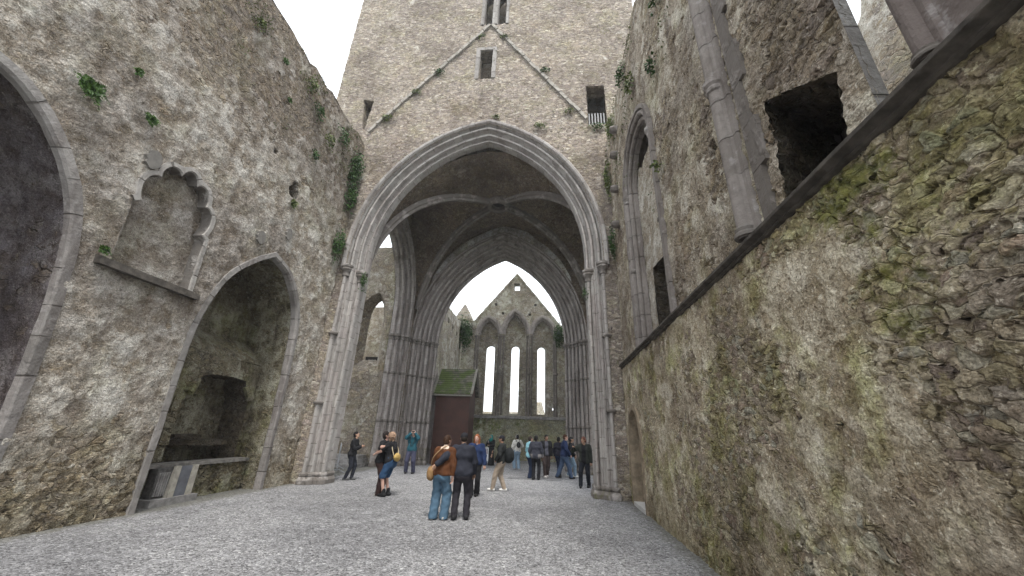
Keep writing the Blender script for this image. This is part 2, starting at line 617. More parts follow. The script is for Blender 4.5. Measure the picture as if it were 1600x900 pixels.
    mt = .70 - moss * .28
    mm = g.sm(mn, mt, mt + .12)
    mc = g.mix(g.sm(n1, .3, .7), (.045, .060, .012), (.185, .195, .048))
    col = g.mix(g.m('MULTIPLY', mm, .8), col, mc)
    if tone != 1.0:
        col = g.mix(1.0, col, (tone, tone, tone) if not isinstance(tone, tuple) else tone, 'MULTIPLY')
    g.color(col, .93, .2)
    g.disp(h, disp, .55, method)
    return g.mat

def ashlar(name, base=((.285, .265, .245), (.385, .365, .34), (.335, .305, .285)), L=.55, rowh=.33, moss=.1, stain=.5, bump=.012, joints=1.0, low=None):
    """dressed stone laid in blocks along a swept moulding (UV in metres)"""
    g = G(name)
    uv = g.sep(g.uv())
    P = g.pos(); xyz = g.sep(P)
    row = g.m('FLOOR', g.m('DIVIDE', uv[1], rowh))
    s = g.m('ADD', g.m('DIVIDE', uv[0], L), g.m('MULTIPLY', row, .0 if joints < 0 else .43))
    s = g.m('ADD', s, g.m('MULTIPLY', g.m('SINE', g.m('MULTIPLY', uv[0], 2.3)), .22))
    idx = g.m('FLOOR', s)
    rnd = g.sep(g.white(g.comb(idx, row, 3.0))[1])
    fr = g.m('ABSOLUTE', g.m('SUBTRACT', g.m('FRACT', s), .5))
    j = g.sm(fr, .475, .492, 1, 0)
    n1 = g.noise(P, 6, 4, .65); n2 = g.noise(P, 34, 3, .6)
    col = g.ramp(rnd[0], [(0, base[0]), (.4, base[1]), (.7, base[2]), (1, tuple(c * 1.15 for c in base[1]))])
    col = g.mix(g.sm(n1, .46, .66, 0, .6), col, g.mix(1.0, col, (.74, .72, .72), 'MULTIPLY'))
    st = g.sm(g.noise(g.vm('MULTIPLY', P, (3, 3, .5)), .8, 4, .62), .50, .68)
    col = g.mix(g.m('MULTIPLY', st, stain), col, g.mix(1.0, col, (.42, .38, .36), 'MULTIPLY'))
    pale = g.sm(g.noise(g.vm('ADD', P, (3, 1, 8)), 5.2, 4, .65), .58, .70)
    col = g.mix(g.m('MULTIPLY', pale, .30), col, (.50, .485, .47))
    jm = g.m('MULTIPLY', g.m('SUBTRACT', 1.0, j), abs(joints))
    jm = g.m('MULTIPLY', jm, g.sm(g.noise(P, 2.4, 4), .34, .5))
    col = g.mix(g.m('MULTIPLY', jm, .8), col, (.13, .115, .10))
    mn = g.m('ADD', g.m('MULTIPLY', g.noise(g.vm('ADD', P, (5, 2, 1)), .9, 5), .6), g.m('MULTIPLY', g.noise(P, 6, 5, .65), .4))
    if low:
        mn = g.m('ADD', mn, g.sm(xyz[2], low[0], low[1], low[2], 0))
    mt = .70 - moss * .28
    mm = g.sm(mn, mt, mt + .1)
    col = g.mix(g.m('MULTIPLY', mm, .7), col, g.mix(n2, (.07, .075, .03), (.17, .165, .08)))
    g.color(col, .9, .25)
    h = g.m('SUBTRACT', g.m('ADD', g.m('MULTIPLY', n1, 1.2), g.m('ADD', g.m('MULTIPLY', n2, .3), g.m('MULTIPLY', rnd[1], .5))), g.m('MULTIPLY', jm, 1.3))
    g.bump(h, bump)
    return g.mat

def plain(name, c, rough=.8, var=.15, sc=8.0, bump=0.0, spec=.3, metal=0.0, sheen=0.0):
    g = G(name)
    P = g.pos()
    n = g.noise(P, sc, 5, .6)
    c2 = tuple(max(0, x * (1 - var)) for x in c); c3 = tuple(min(1, x * (1 + var)) for x in c)
    g.color(g.mix(g.sm(n, .3, .7), c2, c3), rough, spec)
    g.bsdf.inputs['Metallic'].default_value = metal
    if sheen:
        g.bsdf.inputs['Sheen Weight'].default_value = sheen
    if bump:
        g.bump(g.noise(P, sc * 3, 4, .6), bump)
    return g.mat

def leaf(name, c1, c2):
    g = G(name)
    P = g.pos()
    n = g.noise(P, 9, 4, .6)
    g.color(g.mix(g.sm(n, .35, .65), c1, c2), .55, .35)
    g.bsdf.inputs['Subsurface Weight'].default_value = 0.0
    return g.mat

def gravel_mat():
    g = G('gravel')
    P = g.pos(); xyz = g.sep(P)
    w = g.vm('SCALE', g.noise(P, 20, 2, .5, col=True), .03)
    Q = g.vm('ADD', P, w)
    v1 = g.vor(Q, 26, 'F1', 1.); v2 = g.vor(g.vm('ADD', Q, (3, 1, 2)), 60, 'F1', 1.)
    c1 = g.sep(v1[1]); c2 = g.sep(v2[1])
    pick = g.sm(g.noise(P, 14, 3), .47, .53)
    r = g.mixf(pick, c1[0], c2[0])
    hh = g.mixf(pick, g.m('SUBTRACT', 1, g.m('MULTIPLY', v1[0], 1.1)), g.m('MULTIPLY', g.m('SUBTRACT', 1, v2[0]), .6))
    hh = g.m('ADD', hh, g.m('MULTIPLY', g.mixf(pick, c1[1], c2[1]), .5))
    col = g.ramp(r, [(0, (.095, .094, .095)), (.22, (.205, .204, .206)), (.5, (.305, .304, .308)), (.8, (.41, .409, .414)), (1, (.62, .617, .615))])
    big = g.noise(P, .35, 6, .6)
    col = g.mix(g.sm(big, .42, .60, 0, .75), col, g.mix(1.0, col, (.70, .70, .71), 'MULTIPLY'))
    mid = g.noise(g.vm('ADD', P, (3, 8, 0)), 3.2, 6, .75)
    col = g.mix(g.sm(mid, .5, .66, 0, .5), col, g.mix(1.0, col, (.62, .61, .62), 'MULTIPLY'))
    col = g.mix(g.sm(mid, .46, .34, 0, .35), col, (.56, .56, .58))
    # dirt and algae gathered along the foot of the nave walls
    dn = g.m('MULTIPLY', g.m('SUBTRACT', mid, .5), 1.1)
    dr = g.sm(g.m('ADD', g.m('SUBTRACT', 2.45, xyz[0]), dn), .05, .42, 1, 0)
    dl_ = g.sm(g.m('ADD', g.m('ADD', xyz[0], 8.55), dn), .05, .42, 1, 0)
    col = g.mix(g.m('MULTIPLY', g.m('MAXIMUM', dr, dl_), .6), col, (.14, .135, .10))
    # grass outside the walls
    ox = g.m('MAXIMUM', g.sm(xyz[0], 4.5, 6), g.sm(xyz[0], -15, -17))
    ox = g.m('MAXIMUM', ox, g.sm(xyz[1], 29.5, 31))
    gr = g.mix(g.noise(P, 3, 8, .7), (.035, .06, .015), (.08, .11, .03))
    col = g.mix(ox, col, gr)
    g.color(col, .95, .15)
    g.bump(hh, .024, 1.0)
    return g.mat

M = {}
M['nave'] = rubble('nave_masonry', scale=3.1, joint=.78, plaster=.67, pz=(.4, 2.6, 8.4, 10.8), moss=.06, stain=.62, disp=.10, low=(.1, 2.2, .6), small=.6, seed=1.3, topdark=(7.5, 11.5, .9), ochre=.2, algae=.2, crag=.6, fleck=.7, tone=(1.07, 1.06, 1.045), pcol=((.36, .34, .305), (.51, .49, .45)))
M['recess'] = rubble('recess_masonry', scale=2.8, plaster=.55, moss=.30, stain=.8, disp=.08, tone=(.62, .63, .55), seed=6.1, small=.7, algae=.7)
M['soot_shade'] = rubble('soot_shade_masonry', scale=2.8, plaster=.2, moss=.0, stain=.9, disp=.07, tone=(.30, .29, .27), seed=7.1, small=.7)  # dark tone for the blackened niche; shade painted into the opening and slit linings
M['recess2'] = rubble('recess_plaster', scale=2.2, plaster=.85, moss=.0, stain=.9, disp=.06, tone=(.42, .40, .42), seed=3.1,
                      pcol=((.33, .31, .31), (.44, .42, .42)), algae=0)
M['lower'] = rubble('lower_masonry', scale=3.0, flat=1.7, plaster=.53, moss=.36, crag=.6, joint=.72, stones=[(.0, (.20, .18, .13)), (.2, (.26, .24, .17)), (.38, (.17, .145, .14)), (.55, (.30, .28, .23)), (.7, (.23, .185, .17)), (.85, (.24, .25, .235)), (1., (.38, .36, .30))], stain=.62, disp=.07, seed=17.7, small=.95, ochre=.15, fine=1.3,
                    low=(.0, 1.2, .6), tone=(1.24, 1.19, 1.06), algae=.8,
                    spots=[(1, 2.6, 3.3, .6, 1.1, .10), (1, 2.75, 2.0, .4, 1.7, .085), (1, 3.3, 3.7, 1.0, .25, .06), (1, 7.5, 1.6, 2.5, 1.0, .05), (1, 11.5, 3.0, 1.5, 1.2, .06), (1, 4.6, .8, 1.2, .6, .06), (1, 9.0, .3, 4.0, .4, .06)])
M['upper'] = rubble('upper_masonry', scale=3.5, flat=2.0, plaster=.58, moss=.12, stain=.7, disp=.08, ochre=.12, algae=.28, seed=8.8, crag=.8, joint=.8, tone=(1.10, 1.07, 1.02), small=.6, mz=[(1, 9.5, 12.5, .10)])
M['blocking'] = rubble('blocking', scale=2.6, plaster=.92, moss=.0, stain=.3, disp=.06, seed=61, tone=1.15, algae=.05)
M['tower'] = rubble('tower_masonry', scale=2.8, flat=2.5, plaster=.22, moss=.12, stain=.5, disp=.06, seed=21.0, ochre=.13, tone=(.93, .915, .91), small=.85, streak=False,
                    mz=[(0, 1.4, 2.3, .10)], warp=.5, fleck=.6, stones=[(.0, (.16, .135, .115)), (.25, (.27, .24, .20)), (.45, (.20, .175, .165)), (.62, (.36, .325, .27)), (.8, (.24, .205, .19)), (1., (.46, .435, .385))])
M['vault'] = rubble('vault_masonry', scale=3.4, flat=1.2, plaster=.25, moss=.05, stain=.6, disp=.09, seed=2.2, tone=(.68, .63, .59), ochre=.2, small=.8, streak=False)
M['choir'] = rubble('choir_masonry', scale=2.6, flat=2.0, plaster=.50, moss=.12, stain=.45, disp=.06, seed=12.0, tone=(1.3, 1.35, 1.38), method='BUMP', ochre=.0)
M['green_wall'] = rubble('mossy_masonry', scale=2.6, flat=2.0, plaster=.3, moss=.70, stain=.5, disp=.05, seed=14.0, tone=(1.25, 1.40, 1.28), method='BUMP')
M['transept'] = rubble('transept_masonry', scale=2.4, flat=2.0, plaster=.42, moss=.30, stain=.3, disp=.07, seed=30.0, mz=[(0, -10.2, -9.0, .12)], method='BOTH')
M['pale'] = rubble('pale_masonry', scale=2.4, flat=2.2, plaster=.6, moss=.1, stain=.15, disp=.06, seed=40.0, tone=1.25)
M['ashlar'] = ashlar('dressed_stone', moss=.12, low=(0, 2.2, .10))
M['ashlar_dark'] = ashlar('weathered_dressed_stone', base=((.245, .222, .205), (.34, .312, .29), (.285, .255, .235)), moss=.22, stain=.7, L=.42, rowh=.22, low=(0, 5, .09))
M['trim'] = ashlar('recess_dressing', base=((.21, .195, .18), (.30, .285, .265), (.25, .23, .215)), L=.7, rowh=2.0, moss=.15, stain=.6, bump=.03)
M['shaft'] = ashlar('shaft_stone', base=((.19, .168, .15), (.26, .235, .212), (.22, .195, .178)), moss=.2, stain=.6, L=.8, rowh=2.0, bump=.02)
M['trim_pale'] = ashlar('niche_dressing', base=((.31, .29, .265), (.40, .38, .35), (.35, .33, .305)), L=.7, rowh=2.0, moss=.15, stain=.35, bump=.03)
M['ledge'] = plain('ledge_stone', (.075, .066, .056), .9, .45, 6, .014)
M['slab'] = plain('slab_stone', (.27, .26, .25), .85, .3, 6, .008)
M['dark_slab'] = plain('worn_slab', (.17, .16, .145), .9, .4, 7, .012)
M['scar'] = plain('drip_stone', (.27, .25, .22), .9, .35, 6, .012)
M['dark'] = plain('dark_void', (.03, .028, .026), .95, .2, 4)  # near-black colour paints in the shade inside holes and gaps
M['fern'] = leaf('fern_leaf', (.028, .075, .010), (.085, .16, .028))
M['ivy'] = leaf('ivy_leaf', (.018, .050, .010), (.060, .12, .025))
M['grassy'] = leaf('grass_leaf', (.055, .085, .020), (.16, .19, .06))
M['gravel'] = gravel_mat()
# ================================================================== THE RUIN
XL, XR = -8.5, 2.39          # faces of the two nave walls
YW, YE = 12.9, 20.5          # west face of the tower, wall of the east arch

# ---- ground
mb = MB()
mb.add([(-150, -150, 0), (150, -150, 0), (150, 150, 0), (-150, 150, 0)], [(0, 1, 2, 3)])
o = mb.build('ground', M['gravel']); o['kind'] = 'structure'

# ---- left nave wall
wall = thing('nave_wall', 'tall plastered nave wall with pointed recesses, trefoil niche and pierced quatrefoil', 'wall', (XL, 3, 0))
mp = map_left(XL)
top = [(12.9 - i * .35, 14.0 + .22 * mnoise.noise(Vector((i * .45, 3.3, 0))) + .12 * mnoise.noise(Vector((i * 1.3, 9.1, 0)))) for i in range(58)]
outline = [(top[-1][0], -.3), (12.9, -.3)] + top
arch1 = [(5.58, -.25), (5.57, 1.1), (5.50, 2.4), (5.33, 4.0), (5.04, 5.3), (4.47, 6.27), (3.79, 6.88), (3.2, 7.08), (2.6, 7.16)]
arch1 = catmull(arch1, 5)
arch1 = [(5.2 - a, z) for a, z in arch1] + arch1[::-1][1:]
a1 = [tuple(p) for p in offset_path(arch1, .17)]
arch2 = [(7.95, -.25), (7.93, 1.3), (7.9, 2.6), (7.92, 4.0), (8.27, 5.25), (8.95, 6.12), (9.64, 6.66)]
arch2r = [(9.64, 6.66), (10.42, 6.37), (11.03, 5.66), (11.32, 4.9), (11.43, 3.6), (11.48, 2.0), (11.5, -.25)]
a2 = catmull(arch2, 5) + catmull(arch2r, 5)[1:]
# cinquefoil headed recess
tre = [(5.74, 4.68), (5.70, 5.4), (5.66, 6.0)]
for i in range(91):
    t = rad(180 - 180 * i / 90)
    k = .87 + .15 * abs(math.sin(5 * rad(180 * i / 90))) ** .75
    tre.append((6.52 + .86 * k * math.cos(t) * (1 - .10 * max(0, math.sin(t)) ** 2), 6.08 + 1.27 * k * max(-.05, math.sin(t)) ** .85 if math.sin(t) > 0 else 6.08))
tre += [(7.37, 6.0), (7.40, 5.4), (7.43, 4.68)]
quat = []
for i in range(36):
    t = 2 * PI * i / 36
    r = .155 + .085 * abs(math.cos(1.5 * (t - PI / 2))) ** .7
    quat.append((9.66 + r * 1.05 * math.cos(t), 9.12 + r * 1.5 * math.sin(t) * 1.0))
putlog = rough([(8.44, 9.66), (8.6, 9.66), (8.6, 9.84), (8.44, 9.84)], .02)
mb = MB()
regs = [(-8, 12.9, -.3, 14.6, .14), (2.0, 12.9, -.3, 9, .05), (4.0, 12.9, 9, 14.6, .07)]
polys = patch(mb, outline, [a1, a2, tre, quat, putlog], regs, mp)
reveal(mb, polys[4], mp, 0, 1.0, .1); reveal(mb, polys[5], mp, 0, .5, .1)
# top and rear faces
tv = [mp(a, z, 0) for a, z in top] + [mp(a, z, 2.05) for a, z in top]
mb.add(tv, [(i, i + 1, len(top) + i + 1, len(top) + i) for i in range(len(top) - 1)])
mb.build('masonry', M['nave'], wall, smooth=True, merge=True)
mb = MB()
mb.box(XL - 2.1, XL - 2.06, top[-1][0], 12.9, 0, 13.9)
mb.build('rear_face', M['pale'], wall)
# first recess: lining and blocked back
mb = MB()
far = reveal(mb, polys[1], mp, 0, 1.15, .12)
patch(mb, [tuple(p) for p in far], [], [(-.5, 6, -.3, 7.3, .10)], mp, d=1.15)
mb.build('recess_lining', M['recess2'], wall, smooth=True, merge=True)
# second recess
mb = MB()
far = reveal(mb, polys[2], mp, 0, 1.7, .09)
patch(mb, [tuple(p) for p in far], [], [(7.8, 11.6, -.3, 6.8, .07)], mp, d=1.7)
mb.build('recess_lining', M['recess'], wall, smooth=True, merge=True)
# lower part of the recess stands forward and holds a blackened niche
nz = [(9.08, .80), (9.06, 1.7), (9.08, 2.25), (9.2, 2.6), (9.36, 2.72), (9.42, 2.98), (9.75, 3.04), (10.4, 3.07), (11.0, 3.02), (11.06, 2.76), (11.2, 2.6), (11.3, 2.2), (11.33, 1.5), (11.35, .80)]
nz = rough(nz, .05, 3)
mpn = map_left(-9.42)
mb = MB()
pn = patch(mb, [(7.92, -.2), (11.48, -.2), (11.45, 3.55), (7.92, 3.6)], [nz], [(7.9, 11.5, -.2, 3.6, .06)], mpn)
n = 24
ys = np.linspace(7.92, 11.47, n)
rows = [[(-9.42 - .8 * k / 6, y, 3.58 + .75 * (k / 6) ** .8) for y in ys] for k in range(7)]
mb.add([p for r in rows for p in r], [(k * n + i, k * n + i + 1, (k + 1) * n + i + 1, (k + 1) * n + i) for k in range(6) for i in range(n - 1)])
mb.build('niche_block', M['recess'], wall, smooth=True, merge=True)
mb = MB()
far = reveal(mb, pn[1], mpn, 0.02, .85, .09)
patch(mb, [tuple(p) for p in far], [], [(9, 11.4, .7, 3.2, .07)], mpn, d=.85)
mb.build('niche_lining', M['soot_shade'], wall, smooth=True, merge=True)
mb = MB()     # corbels and jamb stones of the niche
for y, s in ((9.2, 1), (11.16, -1)):
    mb.tube([(-9.36, y - .1 * s, 2.5), (-9.38, y, 2.66), (-9.42, y + .14 * s, 2.86)], [.12, .12, .09], 8)
for i, z in enumerate((.86, 1.25, 1.62, 2.05)):
    mb.box(-9.52, -9.385, 8.79 + .05 * (i % 2), 9.06, z, z + .34)
    mb.box(-9.52, -9.39, 11.35, 11.46 - .05 * (i % 2), z + .05, z + .36)
build_each(mb, 'niche_dressing', M['recess'], wall)
mb = MB()
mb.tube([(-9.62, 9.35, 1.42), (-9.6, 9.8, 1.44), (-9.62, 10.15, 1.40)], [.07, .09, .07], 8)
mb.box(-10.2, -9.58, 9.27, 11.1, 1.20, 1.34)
mb.build('hearth_shelf', M['soot_shade'], wall)
mb = MB()
mpb = map_left(-9.08)
patch(mb, [(9.25, -.2), (11.49, -.2), (11.47, .76), (9.25, .76)], [], [(9, 11.6, -.2, .8, .05)], mpb)
mb.box(-9.44, -9.12, 8.1, 11.44, -.1, .72)
mb.build('bench_base', M['recess'], wall, smooth=False)
mb = MB(); mb.box(-9.45, -8.98, 8.02, 11.42, .765, .845)
mb.build('bench_slab', M['dark_slab'], wall)
# dressed surrounds
mb = MB()
sweep(mb, a1, [(-.17, .03), (-.165, -.02), (-.02, -.03), (.02, .0), (.03, .11), (.0, .13)], mp)
mb.build('arch_surround', M['trim'], wall)
mb = MB()
sweep(mb, a2, [(-.13, .02), (-.125, -.03), (-.0, -.035), (.03, .0), (.035, .16), (.0, .20)], mp)
mb.build('arch_surround', M['trim'], wall)
mb = MB()
far = reveal(mb, polys[3], mp, 0, .30, .06)
mb.build('niche_reveal', M['trim_pale'], wall, smooth=False)
mb = MB()
patch(mb, [tuple(p) for p in far], [], [(5.5, 7.6, 4.6, 7.5, .05)], mp, d=.28)
mb.build('niche_blocking', M['nave'], wall, smooth=True)
mb = MB()
sweep(mb, tre[2:], [(-.10, .02), (-.095, -.02), (-.0, -.025), (.02, .02)], mp)
jl = [(7.43, 4.7), (7.43, 6.15)]
mb.build('niche_surround', M['trim_pale'], wall)
mb = MB()
mb.hexa([(XL - .1, 5.50, 4.52), (XL + .16, 5.50, 4.50), (XL - .1, 7.62, 4.52), (XL + .16, 7.62, 4.50),
         (XL - .1, 5.50, 4.70), (XL + .13, 5.50, 4.65), (XL - .1, 7.62, 4.70), (XL + .13, 7.62, 4.65)])
mb.build('niche_sill', M['ledge'], wall)
mb = MB()     # smooth cement patches
for (y, z, ry, rz) in ((5.66, 7.02, .15, .22), (8.9, 6.93, .15, .20), (9.9, 7.6, .12, .2)):
    n = 18
    ring = [(y + ry * math.cos(2 * PI * i / n) * (1 + .15 * math.sin(3 * i)), z + rz * math.sin(2 * PI * i / n)) for i in range(n)]
    V = [mp(a, b, -.055) for a, b in ring] + [mp(a, b, .05) for a, b in ring]
    mb.add(V, [tuple(range(n))] + [(i, n + i, n + (i + 1) % n, (i + 1) % n) for i in range(n)])
build_each(mb, 'cement_patch', plain('cement', (.20, .187, .168), .9, .15, 12, .004), wall)

# ---- table tomb inside the second recess
t = thing('table_tomb', 'low stone tomb chest with dark slate panel at the foot of the arched recess', 'tomb', (-9.0, 9.0, 0))
mb = MB(); mb.box(-9.07, -8.70, 8.45, 9.62, -.02, .15); mb.build('plinth', M['slab'], t)
mb = MB(); mb.box(-9.07, -8.86, 8.55, 9.50, .152, .76); mb.build('chest', plain('tomb_dark', (.10, .095, .09), .9, .4, 9, .02), t)
mb = MB()
for y in (8.93, 9.40):
    mb.hexa([(-8.86, y - .07, .152), (-8.74, y - .07, .152), (-8.86, y + .07, .152), (-8.74, y + .07, .152),
             (-8.86, y - .07 + .06, .80), (-8.80, y - .07 + .06, .80), (-8.86, y + .07 + .06, .80), (-8.80, y + .07 + .06, .80)])
build_each(mb, 'end_stone', plain('tomb_pale', (.33, .31, .265), .9, .2, 8, .01), t)
mb = MB()
mb.hexa([(-8.86, 9.004, .152), (-8.78, 9.004, .152), (-8.86, 9.326, .152), (-8.78, 9.326, .152),
         (-8.86, 9.064, .79), (-8.83, 9.064, .79), (-8.86, 9.386, .79), (-8.83, 9.386, .79)])
mb.build('slate_panel', plain('slate', (.12, .125, .14), .6, .2, 5), t)
mb = MB()
for k in range(5):
    mb.box(-8.858, -8.82, 8.58 + k * .055, 8.61 + k * .055, .2, .68)
build_each(mb, 'carved_panel', M['slab'], t)

# ================================================================== crossing tower
tower = thing('crossing_tower', 'massive crossing tower with gable scar above a great moulded pointed arch', 'tower', (-3.0, 16.5, 0))
mpw = map_west(YW)
XA0, XA1 = -8.2, 2.05
arch_out = arch_path(XA0, XA1, 8.4, 14.97, -2.72, z0=0, na=30, nj=.6)
ao = [(a, z) for a, z in offset_path(arch_out, .03)]
ao[0] = (ao[0][0], -.25); ao[-1] = (ao[-1][0], -.25)
slot = [(-3.44, 17.8), (-2.78, 17.8), (-2.78, 19.78), (-3.44, 19.78)]
sql = rough([(-9.10, 16.85), (-8.55, 16.75), (-8.72, 14.9), (-8.85, 15.1)], .05)
sqr = rough([(1.72, 14.6), (2.56, 14.6), (2.56, 16.9), (1.72, 16.9)], .05, 5)
def lancet(x0, x1, z0, zs, za):
    return arch_path(x0, x1, zs, za, z0=z0, na=6, nj=3)
la = lancet(-3.42, -2.92, 21.68, 24.0, 24.6); lb = lancet(-2.70, -2.20, 21.68, 24.0, 24.6)
mb = MB()
outline = [(-10.56, -.3), (4.28, -.3), (4.28, 30)] + [(4.28 - i * .5, 30) for i in range(1, 29)] + [(-10.56, 30)]
polys = patch(mb, outline, [ao, slot, sql, sqr, la, lb], [(-10.56, 4.28, -.3, 30, .25), (-10.56, 4.28, 7, 25, .10)], mpw)
for k in (2, 3, 5, 6):
    reveal(mb, polys[k], mpw, 0, .75, .15)
reveal(mb, polys[4], mpw, 0, .75, .15, shift=(.12, .05))
mb.build('west_wall', M['tower'], tower, smooth=True, merge=True)
mb = MB()
for x0, x1 in ((-10.56, -10.5), (4.22, 4.28)):
    mb.box(x0, x1, YW + .02, 22.0, 14.2, 30)
mb.box(-10.5, 4.22, 21.95, 22.0, 15.5, 30)
mb.box(-10.5, 4.22, YW + .8, 21.9, 29.8, 29.9)
mb.box(-10.5, 4.22, YW + 1.9, YW + 2.0, 14.6, 29.7)
build_each(mb, 'outer_wall', M['pale'], tower)
mb = MB()
for s, (xb, zb) in ((-1, (-8.45, 14.75)), (1, (1.66, 14.9))):
    n = 16
    ax, az = -2.97 + .04 * s, 21.62
    for i in range(n):
        t0, t1 = i / n, (i + 1) / n - .004
        p = (xb + (ax - xb) * t0, YW - .05, zb + (az - zb) * t0 + .03 * math.sin(i * 2.1))
        q = (xb + (ax - xb) * t1, YW - .05, zb + (az - zb) * t1 + .03 * math.sin(i * 2.1))
        mb.bar(p, q, .14, .11 + .02 * math.sin(i * 1.3), up=(0, 1, 0))
build_each(mb, 'gable_scar', M['scar'], tower)
mb = MB()
for (x0, x1) in ((-3.42, -2.92), (-2.70, -2.20)):
    sweep(mb, lancet(x0, x1, 21.68, 24.0, 24.6), [(-.14, .02), (-.13, -.04), (0, -.04), (.05, .06), (.055, .2)], mpw)
build_each(mb, 'window_surround', M['trim'], tower)
mb = MB()
sl = [(-3.44, 17.8), (-3.44, 19.78), (-2.78, 19.78), (-2.78, 17.8)]
sweep(mb, sl, [(-.20, .02), (-.19, -.035), (0, -.035), (.02, .04)], mpw)
build_each(mb, 'window_surround', M['trim'], tower)
mb = MB()
for i in range(6):
    mb.box(1.78 + i * .13, 1.83 + i * .13, YW + .12, YW + .16, 14.62, 15.35)
build_each(mb, 'railing', plain('grey_paint', (.25, .25, .25), .6), tower)

# --- great west arch
def rollset(pts):
    return pts
WPROF = [(-.17, .02), (-.17, -.07), (-.12, -.12), (-.04, -.10), (.0, -.03), (.03, .10), (.10, .16), (.14, .10)]
# first order : broad roll
for i in range(7):
    t = rad(200 - 140 * i / 6)
    WPROF.append((.28 + .14 * math.cos(t), .20 - .17 * math.sin(t) + .05))
WPROF += [(.37, .22), (.41, .33), (.48, .38), (.52, .32)]
for i in range(7):
    t = rad(200 - 140 * i / 6)
    WPROF.append((.65 + .13 * math.cos(t), .42 - .15 * math.sin(t)))
WPROF += [(.73, .40), (.76, .50), (.82, .54), (.86, .48)]
for i in range(6):
    t = rad(200 - 130 * i / 5)
    WPROF.append((.97 + .10 * math.cos(t), .56 - .11 * math.sin(t)))
WPROF += [(1.05, .60), (1.06, .82)]
WPROF = [(u * .63 if u > 0 else u, d * .98) for u, d in WPROF]
arch_hi = arch_path(XA0, XA1, 8.4, 14.97, -2.72, z0=7.75, na=34, nj=.5)
mb = MB()
sweep(mb, arch_hi, WPROF, mpw)
arch = mb.build('great_arch', M['ashlar'], tower)
# jambs with shafts
def roll(u, d, r, a0, a1, n=9):
    return [(u + r * math.cos(rad(a0 + (a1 - a0) * i / (n - 1))), d - r * math.sin(rad(a0 + (a1 - a0) * i / (n - 1)))) for i in range(n)]
JPROF = [(-.02, .12)] + roll(.13, .04, .115, 200, -20) + [(.27, .13), (.31, .13), (.36, .07), (.44, .04), (.52, .10), (.56, .22), (.62, .24), (.67, .20), (.74, .20), (.80, .28), (.83, .36)] + roll(.94, .34, .11, 190, -40) + [(1.03, .50), (1.05, .60), (1.05, .85)]
JPROF = [(u * .63 if u > 0 else u, d * .98) for u, d in JPROF]
for x, sg, lab in ((XA0, 1, None), (XA1, -1, None)):
    mb = MB()
    path = [(x, -.2 + i * .58) for i in range(14)]
    path[-1] = (x, 7.76)
    if sg < 0:
        path = path[::-1]
    sweep(mb, path, JPROF, mpw)
    j = mb.build('arch_jamb', M['ashlar'], tower)
    mb = MB()
    for (u, d, z) in ((.08, .03, 7.62), (.59, .33, 7.42)):
        c = (x + sg * u, YW + d, z)
        mb.lathe(c, [(.115, -.22), (.135, -.20), (.12, -.17), (.125, -.08), (.17, .0), (.215, .05), (.215, .09), (.19, .12), (.23, .16), (.235, .24), (.19, .27), (.10, .30)], 18)
    build_each(mb, 'capital', M['ashlar'], j, smooth=False)
    mb = MB()
    for z in (5.05, 2.55):
        c = (x + sg * .08, YW + .03, z)
        mb.lathe(c, [(.11, -.05), (.165, -.02), (.175, .03), (.12, .07)], 16)
    build_each(mb, 'annulet', M['ashlar'], j)
    mb = MB()
    jamb_band(mb, x, sg, JPROF, -.1, .22, .10, mpw)
    jamb_band(mb, x, sg, JPROF, .22, .36, .055, mpw)
    mb.build('plinth', M['ashlar'], j)

# --- inside of the crossing
XN, XS = -8.0, 2.45
mb = MB()
mpe = map_west(YE)
EX0, EX1, EZS, EZA, EXA = -7.98, 2.0, 6.7, 13.5, -2.85
e_out = arch_path(EX0, EX1, EZS, EZA, EXA, z0=0, na=28, nj=.6)
eo = [tuple(p) for p in offset_path(e_out, .03)]
eo[0] = (eo[0][0], -.25); eo[-1] = (eo[-1][0], -.25)
polys = patch(mb, [(XN - 1.5, -.3), (XS + 1.5, -.3), (XS + 1.5, 15.5), (XN - 1.5, 15.5)], [eo], [(-10.1, 4, -.3, 15.5, .14)], mpe)
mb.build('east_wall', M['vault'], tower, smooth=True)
mb = MB()
patch(mb, [(XN - 1.5, -.3), (XS + 1.5, -.3), (XS + 1.5, 15.5), (XN - 1.5, 15.5)], [[tuple(p) for p in offset_path(e_out, 1.11)]], [(-10.1, 4, -.3, 15.5, .6)], lambda a, z, d: (a, 21.95 - d, z))
build_each(mb, 'outer_wall', M['choir'], tower)
EPROF = [(-.10, .02), (-.10, -.06), (0, -.06)]
for i in range(6):
    cu, cd = .02 + i * .245 + .12, i * .235 + .10
    EPROF += [(cu - .10, cd + .03)] + roll(cu, cd, .10, 175, -85, 7) + [(cu + .02, cd + .155)]
EPROF += [(1.46, 1.42)]
EPROF = [(u * .79, d) for u, d in EPROF]
mb = MB()
e_hi = arch_path(EX0, EX1, EZS, EZA, EXA, z0=6.6, na=30, nj=.5)
sweep(mb, e_hi, EPROF, mpe)
mb.build('choir_arch', M['ashlar_dark'], tower)
